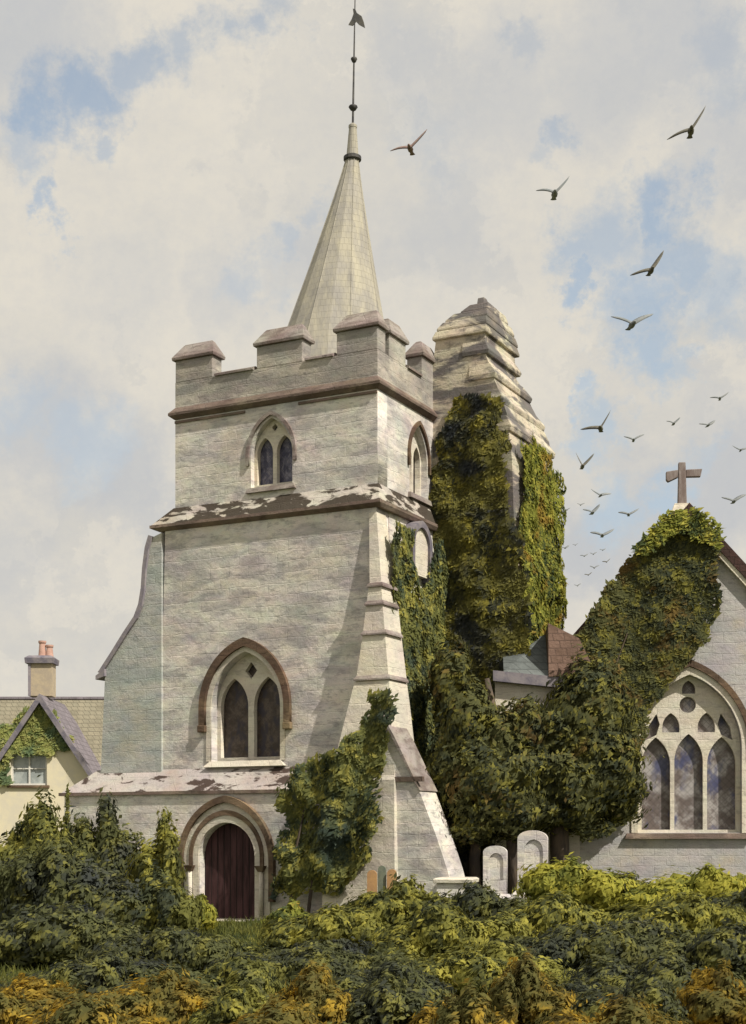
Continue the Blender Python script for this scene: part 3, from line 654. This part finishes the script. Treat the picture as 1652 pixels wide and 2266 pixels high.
# ------------------------------------------------------------------ chapel with traceried window
CY = 36.0; CS = F / CY
CHX = (1525 - CX) / CS; RC = R(-6)
C_ = empty('chapel', (CHX, CY, 0), RC, label='grey stone chapel gable with large traceried pointed window at the right edge', cat='chapel')
az = 9.75; sl_ = 1.13; hw = 4.1; ez = az - sl_ * hw
wo_ = opening(0.02, 1.25, 2.12, 4.2, 6.0, 16)
plate('gable_wall', [(-hw, 0), (hw, 0), (hw, ez), (0, az), (-hw, ez)], [wo_], 0, .55, M['chapel'], C_)
MB().box(-hw, -hw + .5, .56, 6.4, 0, ez - .05).build('side_wall', M['chapel'], C_); MB().box(hw - .5, hw, .56, 6.4, 0, ez - .05).build('side_wall', M['chapel'], C_)
def roofslab(s_): 
    a = [(0, az + .02), (s_ * (hw + .3), ez - sl_ * .3 + .02), (s_ * (hw + .3), ez - sl_ * .3 + .16), (0, az + .2)]
    return a if s_ > 0 else a[::-1]
for s_ in (1, -1): MB().prism(roofslab(s_), .45, 6.6).build('roof', M['dark_tile'], C_)
for s_ in (1, -1):   # gable coping: pale kneelered slab then dark tile verge above
    a = [(0, az - .10), (s_ * (hw + .2), ez - sl_ * .2 - .10), (s_ * (hw + .2), ez - sl_ * .2 + .06), (0, az + .06)]
    MB().prism(a if s_ > 0 else a[::-1], -.16, -.005).build('coping', M['frame'], C_)
    a = [(0, az + .065), (s_ * (hw + .2), ez - sl_ * .2 + .065), (s_ * (hw + .2), ez - sl_ * .2 + .42), (0, az + .42)]
    MB().prism(a if s_ > 0 else a[::-1], -.2, .44).build('verge', M['dark_tile'], C_)
cw = tracery_window(C_, .02, 1.25, 2.12, 4.2, 6.0, .2, 'glass_chapel', kind=3)
plate('hood_mould', band(.02, 1.42, 4.15, 6.2, .13, 3.95), [], -.1, 0, M['hood'], C_)
plate('window_surround', band(.02, 1.255, 4.2, 6.0, .15, 2.12), [], -.04, .03, M['frame'], C_)
MB().rects([(1.98, -1.55, 1.5, -.14, .2), (2.11, -1.5, 1.46, -.1, .2)]).build('window_sill', M['string'], C_)
MB().rects([(0, -hw - .1, hw + .1, -.14, 0), (.9, -hw - .1, hw + .1, -.12, 0), (1.0, -hw - .02, hw + .02, -.02, 0)]).build('plinth', M['chapel'], C_)
# gable cross
zc = az + .42
cr = MB(); cr.rects([(zc - .1, -.34, -.1, -.1, .14), (zc + .95, -.31, -.13, -.04, .08)]).add([], [])
gc = MB().rects([(zc - .15, -.27, -.05, -.12, .12), (zc + .5, -.255, -.065, -.09, .09), (zc + 1.02, -.25, -.08, -.08, .08)]).build('gable_cross', M['wood_cross'], C_, bevel=.015)
MB().prism([(-.55, zc + .60), (-.50, zc + .55), (-.26, zc + .66), (-.26, zc + .84), (-.55, zc + .80)], -.07, .07).build('arm', M['wood_cross'], gc, bevel=.015)
MB().prism([(-.07, zc + .66), (.28, zc + .66), (.32, zc + .85), (-.07, zc + .84)], -.07, .07).build('arm', M['wood_cross'], gc, bevel=.015)
MB().rects([(zc - .2, -.42, .1, -.2, .25), (zc + .0, -.35, .03, -.15, .18)]).build('base', M['frame'], gc)
# ivy over the left half of the chapel gable
def cuv(x, y): return ((x - 1525) / CS, CZ + (HZ - y) / CS)
p5 = [cuv(a, b) for a, b in ((1500, 1145), (1550, 1162), (1590, 1200), (1575, 1250), (1590, 1320), (1585, 1370), (1560, 1420), (1530, 1450), (1490, 1500), (1440, 1560), (1425, 1640), (1405, 1700), (1410, 1800), (1330, 1850), (1150, 1870), (1150, 1600), (1195, 1520), (1240, 1455), (1275, 1418), (1305, 1370), (1345, 1305), (1380, 1255), (1420, 1205), (1462, 1168))]
pv = [cuv(a, b) for a, b in ((1500, 1138), (1555, 1150), (1600, 1185), (1585, 1225), (1530, 1200), (1500, 1190), (1455, 1215), (1425, 1240), (1400, 1225), (1458, 1160))]
ivy('ivy', [sheet(p5, 800, 21, (0, -.2, 0), X_, Z_, NY, .20, edge=.05)], M['lf_yew'], 'dense dark ivy over the left half of the chapel gable beneath the cross', (CHX, CY, 0), RC, .08, 21,
    stempts=[[(-2.9, -.25, 0), (-2.7, -.3, 2), (-2.4, -.3, 4.5), (-1.5, -.3, 7)]])
ivy('ivy', [sheet(pv, 560, 22, (0, -.45, 0), X_, Z_, (0, -.9, .3), .16, edge=.05), sheet(pv, 200, 23, (0, -.1, 0), X_, Z_, (0, -.5, .6), .16, edge=.05)], M['lf_ochre'] if False else M['lf_ivy_sun'], 'yellowing ivy along the crest of the chapel gable at the foot of the cross', (CHX, CY, 0), RC, .08, 22)

# ------------------------------------------------------------------ low nave between tower and chapel
NY_ = 34.9; ns = F / NY_
nv = empty('nave', ((1190 - CX) / ns, NY_, 0), R(-4), label='low pale-walled nave with slate roof glimpsed between the turret and the chapel', cat='nave')
nz_ = lambda y: CZ + (HZ - y) / ns
MB().box(-1.0, 1.0, 0, 1.6, 0, nz_(1502)).build('wall', M['pale'], nv)
MB().prism([(-1.05, nz_(1508)), (.9, nz_(1528)), (.9, nz_(1505)), (-1.05, nz_(1485))], -.22, -.0).build('eaves_board', M['barge'], nv)
rf = MB(); rf.add([(-.8, -.2, nz_(1488)), (.25, -.2, nz_(1500)), (.25, 1.2, nz_(1390)), (-.8, 1.2, nz_(1420)), (-.8, 2.0, nz_(1490)), (.25, 2.0, nz_(1490))],
                  [(0, 1, 2, 3), (3, 2, 5, 4), (0, 3, 4), (1, 5, 2), (0, 4, 5, 1)]); rf.build('roof', M['teal_slate'], nv)
gb = MB(); gb.add([(.255, -.25, nz_(1500)), (1.4, -.25, nz_(1500)), (.97, -.15, nz_(1415)), (.255, -.05, nz_(1380)), (.255, 1.8, nz_(1380)), (.97, 1.8, nz_(1415)), (1.4, 1.8, nz_(1500)), (.255, 1.8, nz_(1500))],
                  [(0, 1, 2, 3), (3, 2, 5, 4), (2, 1, 6, 5), (7, 4, 5, 6), (0, 3, 4, 7), (0, 7, 6, 1)]); gb.build('roof', M['brown_tile'], nv)

# ------------------------------------------------------------------ cottage
KY = 56.0; ks = F / KY
kx = lambda x: (x - CX) / ks - (92 - CX) / ks
kz = lambda y: CZ + (HZ - y) / ks
Cg = empty('cottage', ((92 - CX) / ks, KY, 0), 0, label='cream rendered cottage with gabled wing and ochre roof left of the tower', cat='cottage')
gw = kx(208); ax = 0; az2 = kz(1548); ge = kz(1722); gl = kx(-40)
winh = [(kx(24), kz(1738)), (kx(104), kz(1738)), (kx(104), kz(1664)), (kx(24), kz(1664))]
plate('gable_wall', [(-gw, 0), (gw, 0), (gw, ge), (0, az2), (-gw, ge)], [winh], 0, .35, M['cream'], Cg)
MB().box(-gw, -gw + .3, .36, 2.8, 0, ge - .1).build('side_wall', M['cream'], Cg); MB().box(gw - .3, gw, .36, 2.8, 0, ge - .1).build('side_wall', M['cream'], Cg)
MB().box(-5.6, 5.6, 2.81, 7, 0, kz(1700)).build('main_wall', M['cream'], Cg)
def para(s_, x0, z0, x1, z1, th): a = [(s_ * x0, z0), (s_ * x1, z1), (s_ * x1, z1 + th), (s_ * x0, z0 + th)]; return a if s_ > 0 else a[::-1]
slp = (az2 - ge) / gw
for s_ in (1, -1):
    MB().prism(para(s_, 0, az2 + .02, gw + .12, ge - .12 * slp + .02, .16), -.3, 4.2).build('roof', M['slate'], Cg)
    MB().prism(para(s_, 0, az2 - .14, gw + .17, ge - .17 * slp - .14, .33), -.4, -.3).build('bargeboard', M['barge'], Cg)
r = MB(); rz0 = kz(1700) - .1; rz1 = kz(1520)
r.add([(-6, 2.6, rz0), (6, 2.6, rz0), (6, 5, rz1), (-6, 5, rz1), (6, 7.4, rz0), (-6, 7.4, rz0)], [(0, 1, 2, 3), (3, 2, 4, 5), (1, 4, 2), (0, 3, 5), (0, 5, 4, 1)])
r.build('roof', M['ochre_tile'], Cg)
MB().tube([(-6, 5, rz1 + .02), (6, 5, rz1 + .02)], .08, 8).build('ridge_tiles', M['slate'], Cg)
wn = MB(); a0, a1, b0, b1 = kx(24), kx(104), kz(1738), kz(1664)
wn.box(a0, a1, .08, .16, b0, b0 + .07); wn.box(a0, a1, .08, .16, b1 - .07, b1); wn.box(a0, a0 + .07, .085, .155, b0, b1); wn.box(a1 - .07, a1, .085, .155, b0, b1)
wn.box((a0 + a1) / 2 - .03, (a0 + a1) / 2 + .03, .09, .15, b0, b1); wn.box(a0, a1, .10, .14, (b0 + b1) / 2 - .02, (b0 + b1) / 2 + .02)
wo2 = wn.build('window', M['white'], Cg); MB().box(a0, a1, .17, .19, b0, b1).build('pane', M['glass_cottage'], wo2)
MB().box(a0 - .12, a1 + .1, -.1, .08, b0 - .1, b0).build('window_sill', M['hood'], Cg, bevel=.01)
# chimney
ch = MB().box(-.62, .19, .9, 1.65, kz(1535), kz(1462)).build('chimney', M['ochre_wall'], Cg)
MB().box(-.72, -.622, .86, 1.69, kz(1535), kz(1462)).build('shaded_face', M['coping_shade_grey'], ch)  # dark slab that paints in the shade on the stack's left side
MB().rects([(kz(1462), -.82, .28, .78, 1.77), (kz(1450), -.84, .30, .76, 1.79), (kz(1444), -.7, .16, .9, 1.65)]).build('chimney_cap', M['barge'], ch)
for dx, h in ((-.24, .06), (.04, -.10)):
    z = kz(1446); a = MB(); a.loft([[(dx + q * cos(2 * pi * i / 14), 1.2 + q * sin(2 * pi * i / 14), z + dz) for i in range(14)] for q, dz in ((.16, 0), (.15, .1), (.12, .45 + h), (.155, .50 + h), (.155, .57 + h), (.11, .57 + h))])
    a.build('chimney_pot', M['terracotta'], ch, smooth=False)
p6 = [(kx(a), kz(b)) for a, b in ((95, 1562), (120, 1585), (140, 1620), (165, 1650), (130, 1660), (108, 1672), (88, 1672), (60, 1668), (22, 1672), (18, 1740), (-60, 1740), (-50, 1660), (20, 1600), (60, 1575))]
ivy('creeper', [sheet(p6, 420, 31, (0, -.02, 0), X_, Z_, NY, .16)], M['lf_cottage'], 'light green creeper growing around the window on the cottage gable', ((92 - CX) / ks, KY, 0), 0, .12, 31, cat='creeper')

# ------------------------------------------------------------------ trees
def tree(px, pbase, Y, trunk, blobs, mat, label, seed, size=.08, dens=420, amp=.45):
    """blobs given as (x,y,r in picture units, depth offset)"""
    b = at(px, pbase, Y); gz = ground_h(b.x, Y); t = empty('yew_tree', (b.x, Y, gz), 0, label=label, cat='tree')
    k = F / Y
    bl = [((x - px) / k, dy, CZ + (HZ - y) / k - gz, rx / k, ry_, rz_ / k) for x, y, rx, ry_, rz_, dy in blobs]
    crown('crown', bl, dens, size, seed, mat, t, amp=amp, fill=.2, corek=.8)
    for pts, rad in trunk: MB().tube([((x - px) / k, dy, CZ + (HZ - y) / k - gz if y is not None else -.2) for x, y, dy in pts], rad, 9).build('trunk', M['trunk'], t, smooth=True)
    return t
tree(1125, 1950, 33.6, [([(1140, None, 0), (1138, 1900, 0), (1132, 1800, 0), (1110, 1650, .1), (1080, 1500, .2)], [.2, .16, .15, .12, .06]),
                        ([(1052, None, 0), (1050, 1900, 0), (1060, 1830, 0), (1090, 1720, .1)], [.16, .13, .13, .08]),
                        ([(1138, 1860, 0), (1165, 1760, .2), (1190, 1650, .3)], [.1, .08, .04])],
     [(1040, 1610, 62, .8, 100, .3), (1030, 1720, 70, .8, 100, .2), (1100, 1740, 105, 1.0, 95, 0), (1050, 1820, 62, .7, 52, -.1), (1130, 1810, 60, .7, 48, -.2), (1110, 1650, 65, .8, 75, .2), (1165, 1610, 50, .5, 60, .2), (1000, 1520, 45, .5, 90, .6), (985, 1720, 40, .5, 90, .3)],
     M['lf_yew'], 'dark spreading tree with leaning trunk between the corner buttress and the white gravestones', 41)
tree(1240, 1930, 34.2, [([(1238, None, 0), (1240, 1900, 0), (1238, 1800, 0), (1255, 1680, .1), (1290, 1560, .3)], [.27, .23, .22, .16, .08]),
                        ([(1238, 1830, 0), (1200, 1730, .2), (1180, 1640, .3)], [.14, .1, .05]), ([(1240, 1820, 0), (1310, 1720, .2), (1360, 1620, .3)], [.14, .1, .05])],
     [(1290, 1610, 80, 1.0, 95, .2), (1230, 1640, 70, .9, 75, .2), (1330, 1700, 90, 1.0, 105, .1), (1230, 1740, 105, 1.0, 85, 0), (1310, 1560, 90, .9, 90, .3), (1160, 1665, 60, .8, 60, .2), (1270, 1790, 70, .8, 50, 0), (1370, 1760, 50, .6, 60, .2), (1190, 1800, 60, .7, 40, -.1)],
     M['lf_yew'], 'broad dark tree with thick trunk in front of the chapel wall', 42)

# ------------------------------------------------------------------ shrubs and hedges
def pshrub(x, top, Y, wpx, mat, label, seed, name='shrub', cat='shrub', group=None, dens=None, size=None, depth=.8, lobes=4, amp=.5):
    """a shrub standing at depth Y whose crown tops out at the given height"""
    k = F / Y; wx = wpx / k / 2; gx = (x - CX) / k; gz = ground_h(gx, Y); h = CZ + (HZ - top) / k - gz
    size = size or max(.034, Y * .00225); dens = dens or 2.3 / size ** 2
    rg = random.Random(seed); bl = []
    bl.append((rg.uniform(-.15, .15) * wx, .2 * depth, h * .40, wx * .9, depth * .8, h * .38))
    pk = rg.uniform(-.5, .5)
    for i in range(lobes + 1):
        u = -1 + 2 * (i + .5) / (lobes + 1) + rg.uniform(-.15, .15); hh = h * (1 - .30 * abs(u - pk) - rg.uniform(0, .22))
        if i == (lobes + 1) // 2: hh = h
        bl.append((u * wx * .85, rg.uniform(-.5, .4) * depth, hh * .60, wx * rg.uniform(.26, .42), depth * rg.uniform(.4, .65), hh * .42))
    for i in range(lobes // 2):      # leaning upright sprays
        u = rg.uniform(-.9, .9); hh = h * (1.02 - .3 * abs(u - pk)) * rg.uniform(.8, 1)
        bl.append((u * wx * .85, rg.uniform(-.4, .3) * depth, hh * .76, wx * .17, depth * .3, hh * .22))
    return shrub((gx, Y, gz), bl, M[mat], label, name, cat, group, dens, size, seed, amp=amp)
H = 'shrubs massed across the foreground'
O = 'ochre bushes along the bottom of the view'
pshrub(70, 1790, 31.0, 260, 'lf_hedge', 'tall olive-green shrub below the cottage window at the left edge', 51, group=H, lobes=5)
pshrub(235, 1785, 31.5, 190, 'lf_dark', 'dark tall shrub hiding the left end of the tower base', 52, group=H)
pshrub(345, 1815, 31.0, 120, 'lf_olive', 'upright yellow-green shrub nearest the left side of the doorway', 53, group=H, lobes=3)
pshrub(130, 1875, 28.0, 330, 'lf_dark', 'broad dark green shrub at middle left, under the tall olive one', 54, group=H, lobes=6)
pshrub(350, 1940, 28.0, 200, 'lf_hedge', 'rounded green shrub left of the foot of the church door', 55, group=H)
pshrub(448, 1985, 30.5, 60, 'lf_yellow', 'small yellow-green bush at the left jamb of the church door', 56, lobes=2, depth=.35, size=.09)
pshrub(640, 2000, 30.2, 90, 'lf_ivy_sun', 'small light green bush at the right foot of the church door', 57, lobes=3, depth=.4, size=.09)
pshrub(470, 2072, 22.0, 250, 'lf_hedge', 'low green shrub directly in front of the church door', 58, group=H, lobes=5)
pshrub(720, 2010, 25.5, 270, 'lf_olive', 'low green shrub right of the church door path', 59, group=H, lobes=6)
pshrub(880, 1952, 28.5, 250, 'lf_olive', 'ochre-tinged shrub in front of the three small grave markers', 60, group=H, lobes=5)
pshrub(1060, 1962, 28.0, 250, 'lf_dark', 'dark green shrub below the white gravestones', 61, group=H, lobes=6)
pshrub(1275, 1905, 30.5, 250, 'lf_yellow', 'bright yellow bush at the foot of the thick-trunked tree', 62, lobes=4)
pshrub(1390, 1935, 31.0, 110, 'lf_dark', 'small dark green bush between the two bright yellow bushes', 63, lobes=3)
pshrub(1535, 1922, 30.5, 300, 'lf_yellow', 'bright yellow bush beneath the chapel window', 64, lobes=5)
pshrub(1650, 1965, 28.5, 180, 'lf_dark', 'dark green shrub at the right edge below the chapel wall', 65, group=H)
pshrub(1240, 1985, 26.0, 300, 'lf_olive', 'wide olive shrub in front of the bright yellow bush by the tree', 66, group=H, lobes=6)
pshrub(1500, 1985, 25.5, 330, 'lf_olive', 'wide green shrub in front of the bright yellow bush by the chapel', 67, group=H, lobes=6)
pshrub(985, 2010, 23.0, 330, 'lf_olive', 'yellow-green shrub in the middle of the foreground', 68, group=H, lobes=6)
pshrub(1370, 2040, 21.0, 420, 'lf_dark', 'broad dark shrub right of centre in the foreground', 69, group=H, lobes=7)
pshrub(1620, 2050, 20.5, 260, 'lf_dark', 'dark shrub at the right edge of the foreground behind the ochre one', 70, group=H, lobes=5)
pshrub(90, 2010, 22.5, 420, 'lf_dark', 'broad dark shrub at the left edge of the foreground', 71, group=H, lobes=7)
pshrub(360, 2050, 21.0, 300, 'lf_dark', 'dark low shrub left of the door in the foreground', 72, group=H, lobes=5)
pshrub(700, 2085, 18.5, 420, 'lf_dark', 'wide dark shrub in the centre of the foreground behind the ochre bushes', 73, group=H, lobes=7)
pshrub(1080, 2085, 18.0, 330, 'lf_olive', 'green shrub behind the domed orange-yellow bush', 74, group=H, lobes=5)
pshrub(250, 2110, 17.0, 420, 'lf_dark', 'dark shrub behind the ochre bushes in the lower left', 75, group=H, lobes=6)
pshrub(500, 2120, 17.0, 240, 'lf_hedge', 'green shrub in the lower left centre in front of the door shrub', 76, group=H, lobes=5)
pshrub(1440, 2115, 16.5, 420, 'lf_dark', 'dark shrub behind the corner ochre bush in the lower right', 77, group=H, lobes=6)
pshrub(860, 2130, 16.5, 260, 'lf_dark', 'dark shrub just left of the domed orange-yellow bush', 78, group=H, lobes=5)
pshrub(60, 2175, 14.5, 330, 'lf_ochre', 'brownish ochre bush in the bottom left corner', 81, group=O, lobes=6)
pshrub(345, 2155, 14.8, 320, 'lf_ochre', 'ochre and olive bush left of the door line at the bottom edge', 82, group=O, lobes=5)
pshrub(680, 2155, 14.3, 190, 'lf_ochre', 'golden ochre bush at the bottom centre', 83, group=O, lobes=4)
pshrub(520, 2185, 14.0, 200, 'lf_olive', 'low green bush between two ochre bushes at the bottom edge', 84, lobes=4)
pshrub(850, 2170, 14.0, 260, 'lf_dark', 'low dark bush between golden ochre bushes at the bottom edge', 85, lobes=5)
pshrub(1170, 2130, 14.5, 210, 'lf_ochre', 'domed orange-yellow bush right of bottom centre', 86, group=O, lobes=4)
pshrub(1400, 2170, 14.2, 300, 'lf_dark', 'dark green low bush between the domed bush and the right corner', 87, lobes=5)
pshrub(1610, 2150, 14.4, 210, 'lf_ochre', 'ochre bush in the bottom right corner', 88, group=O, lobes=4)
pshrub(1020, 2205, 12.0, 260, 'lf_ochre', 'orange low bush cut by the bottom edge right of centre', 89, group=O, lobes=5)
pshrub(220, 2215, 12.0, 400, 'lf_ochre', 'rusty low bush cut by the bottom edge at the left', 90, group=O, lobes=6)
pshrub(1400, 2228, 12.0, 380, 'lf_ochre', 'rusty low bush cut by the bottom edge at the right', 91, group=O, lobes=6)
pshrub(600, 2222, 12.0, 330, 'lf_ochre', 'golden low bush cut by the bottom edge in the centre', 92, group=O, lobes=5)
# small columnar evergreen beside the plinth
pshrub(148, 1738, 31.8, 16, 'lf_ivy_green', 'thin upright green sprig rising beside the left end of the tower plinth', 93, name='columnar_shrub', lobes=1, depth=.1, size=.07, dens=500, amp=.2)
# rough grass between the shrubs
def grass():
    rng = np.random.default_rng(5); n = 70000
    x = rng.uniform(-10, 11, n); y = rng.uniform(12, 33.5, n); z = np.array([ground_h(a, b) for a, b in zip(x, y)])
    h = rng.uniform(.06, .2, n); a = rng.uniform(0, 2 * pi, n); w_ = .02
    P0 = np.stack([x - w_ * np.cos(a), y - w_ * np.sin(a), z], 1); P1 = np.stack([x + w_ * np.cos(a), y + w_ * np.sin(a), z], 1)
    P2 = np.stack([x + rng.normal(0, .06, n), y + rng.normal(0, .06, n), z + h], 1)
    v = np.stack([P0, P1, P2], 1).reshape(-1, 3); me = bpy.data.meshes.new('grass'); me.vertices.add(3 * n); me.vertices.foreach_set('co', v.ravel().astype(np.float32))
    me.loops.add(3 * n); me.loops.foreach_set('vertex_index', np.arange(3 * n)); me.polygons.add(n); me.polygons.foreach_set('loop_start', np.arange(n) * 3); me.polygons.foreach_set('loop_total', [3] * n)
    me.update(calc_edges=True); tag(link('grass', me, M['lf_grass']), 'rough yellow-green grass between the shrubs and the church', 'grass', kind='stuff')
grass()

# ------------------------------------------------------------------ gravestones and markers
def headstone(x, top, Y, wpx, label, seed):
    k = F / Y; gx = (x - CX) / k; gz = ground_h(gx, Y); h = CZ + (HZ - top) / k - gz; a = wpx / k / 2
    t = empty('gravestone', (gx, Y, gz), R(-14), label=label, cat='gravestone', group='white gravestones under the trees')
    plate('slab', opening(0, a, .2, h - a * .55, h, 10), [opening(0.03, a * .62, .5, h - a * 1.3, h - a * .6, 10)], -.09, .09, M['headstone'], t)
    plate('inset_panel', opening(0.03, a * .61, .51, h - a * 1.3, h - a * .61, 10), [], -.045, .05, M['headstone'], t)
    MB().rects([(-.1, -a - .12, a + .12, -.2, .2), (.12, -a - .12, a + .12, -.2, .2), (.2, -a - .03, a + .03, -.12, .12)]).build('base', M['headstone'], t, bevel=.01)
headstone(1097, 1872, 32.2, 52, 'white arched gravestone between two slender tree trunks, lower of the pair', 1)
headstone(1180, 1838, 32.2, 66, 'taller white arched gravestone left of the thick tree trunk', 2)
def marker(x, top, Y, wpx, mat, label):
    k = F / Y; gx = (x - CX) / k; gz = ground_h(gx, Y); h = CZ + (HZ - top) / k - gz; a = wpx / k / 2
    o = plate('grave_marker', opening(0, a, -.1, h - a, h, 8), [], -.05, .05, M[mat], None); o.location = (gx, Y, gz); o.rotation_euler = (0, 0, R(-10))
    tag(o, label, 'grave marker', 'small round-topped grave markers')
marker(824, 1926, 31.3, 21, 'orange_stone', 'small orange round-topped marker, left of the three by the corner buttress')
marker(846, 1916, 31.4, 17, 'green_stone', 'small grey-green round-topped marker between two orange ones')
marker(868, 1924, 31.3, 21, 'orange_stone', 'small orange round-topped marker nearest the corner buttress edge')
k = F / 31.5
ct = empty('chest_tomb', ((1010 - CX) / k, 31.6, ground_h((1010 - CX) / k, 31.6)), R(-12), label='low pale stone chest tomb at the foot of the raking buttress', cat='tomb')
MB().rects([(-.1, -.38, .38, -.35, .5), (.62, -.36, .36, -.33, .48)]).build('chest', M['headstone'], ct, bevel=.01)
MB().rects([(.62, -.42, .42, -.4, .55), (.70, -.43, .43, -.41, .56), (.73, -.38, .38, -.36, .5)]).build('lid', M['pale'], ct, bevel=.01)

# ------------------------------------------------------------------ birds
def bird_mesh(name, la, ra, ll, rl, mat, body=1.0, bend=.25):
    """seen from below and ahead, wings raised: la/ra wing angles, ll/rl lengths"""
    m = MB()
    def wing(s_, ang, ln):
        st = []
        for i in range(8):
            u = i / 7; x = s_ * ln * u * cos(ang) ; z = ln * u * sin(ang) + bend * ln * (u * (1 - u)) * (1 if ang < .5 else -.35)
            ch = .18 * (1 - u) ** .55 * (1 + .9 * u) + .014; sw = .10 * u * u + .0
            th = .022 * (1 - u) + .004
            st.append([(x, -ch * .5 + sw, z - ch * .34), (x, 0 + sw, z + th), (x, ch + sw, z + ch * .2), (x, 0 + sw, z - th)])
        return st
    L = wing(-1, la, ll); Rr = wing(1, ra, rl)
    m.loft(L[::-1] + Rr[1:])   # one surface from tip to tip
    # body: spindle along y with head and tail, tilted
    rings = []
    for yy, r_ in ((-.20, .006), (-.175, .022), (-.13, .036), (-.09, .034), (-.03, .055), (.05, .058), (.13, .035), (.2, .03), (.27, .045), (.28, .01)):
        rings.append([(r_ * body * cos(2 * pi * i / 10) * (1.0 if yy < .2 else 1.3), yy, -.03 * body + r_ * body * sin(2 * pi * i / 10) * (1 if yy < .2 else .3) - (yy * .15)) for i in range(10)])
    m.loft(rings)
    me = bpy.data.meshes.new(name); me.from_pydata(m.v, [], m.f); me.update(); me.materials.append(M[mat])
    me.polygons.foreach_set('use_smooth', [True] * len(me.polygons))
    return me
BM = {
 'a': bird_mesh('bird', .05, .72, .44, .50, 'bird'), 'ar': bird_mesh('bird', .05, .72, .44, .50, 'bird_red'),
 'b': bird_mesh('bird', -.25, .95, .44, .50, 'bird'), 'c': bird_mesh('bird', .30, .45, .42, .50, 'bird_blue'),
 'f': bird_mesh('bird', -.05, 1.05, .46, .44, 'bird'), 'g': bird_mesh('bird', .55, .15, .44, .46, 'bird_blue', body=.8), 'h': bird_mesh('bird', .2, .8, .40, .50, 'bird_blue', body=1.2, bend=.4),
 'd': bird_mesh('bird', 1.05, .85, .42, .50, 'bird'), 'e': bird_mesh('bird', .15, .5, .42, .46, 'bird_blue', bend=.3)}
G = 'birds flying in the sky beside the tower'
BL = [
 (908, 325, 92, 'ar', 'rust-coloured bird flying just right of the spire top'),
 (1530, 285, 105, 'b', 'dark long-winged bird, highest one at the upper right'),
 (1228, 425, 88, 'h', 'grey bird high up in midway between spire and right edge'),
 (1442, 595, 90, 'b', 'dark olive bird in front of the bluest patch of sky'),
 (1400, 715, 98, 'c', 'blue-grey bird low beneath the dark olive bird'),
 (1330, 945, 84, 'f', 'brownish bird with spread wings right of the turret shoulder'),
 (1403, 972, 46, 'c', 'small grey bird just right of the wide brownish bird'),
 (1290, 1030, 66, 'd', 'bird with both wings raised in a V beside the ivied turret'),
 (1492, 936, 36, 'h', 'small lilac bird above and left of the gable cross'),
 (1568, 940, 40, 'e', 'small lilac bird high above the gable cross, right one of two'),
 (1594, 880, 44, 'e', 'thin flat bird uppermost of the small ones above the cross'),
 (1640, 995, 40, 'g', 'small bird cut by the right edge above the cross'),
 (1625, 1108, 56, 'c', 'thin olive bird at the right edge level with the cross arms'),
 (1330, 1095, 48, 'g', 'small grey bird directly below the V-winged bird, higher of the flock'),
 (1312, 1133, 46, 'h', 'small grey bird left of the cross with one wing lifted'),
 (1392, 1137, 48, 'e', 'small grey bird midway between turret ivy and cross foot'),
 (1334, 1183, 56, 'e', 'small wide-winged bird midway down the flock over the ivied gable'),
 (1286, 1117, 18, 'c', 'tiny bird just right of the ivy, second from the turret in the top row'),
 (1256, 1128, 15, 'c', 'tiny bird nearest the turret ivy in the top row of the flock'),
 (1252, 1212, 22, 'e', 'tiny bird nearest the turret ivy in the lower part of the flock'),
 (1274, 1206, 13, 'c', 'tiny speck-like bird right beside the low bird by the ivy'),
 (1294, 1230, 20, 'e', 'tiny bird below the wide-winged one, left of two in a row'),
 (1314, 1226, 17, 'c', 'tiny bird below the wide-winged one, middle of the row'),
 (1335, 1217, 15, 'e', 'tiny bird closest beneath the wide-winged one'),
 (1343, 1243, 20, 'a', 'tiny bird nearest the slope of the ivied gable'),
 (1316, 1256, 22, 'c', 'tiny bird third from the bottom of the trailing flock'),
 (1303, 1272, 18, 'a', 'tiny bird second from the bottom of the trailing flock'),
 (1279, 1296, 16, 'c', 'tiny bird lowest of all, trailing above the nave roof'),
]
for i, (x, y, wpx, kd, lab) in enumerate(BL):
    Y = 1.25 * F / wpx; p_ = at(x, y, Y)
    o = bpy.data.objects.new('bird', BM[kd]); col.objects.link(o); o.location = p_; o.scale = (wpx / F * Y / .86,) * 3
    o.rotation_euler = (R(8), R((i * 37) % 9 - 4), R((i * 53) % 24 - 12)); tag(o, lab, 'bird', G)
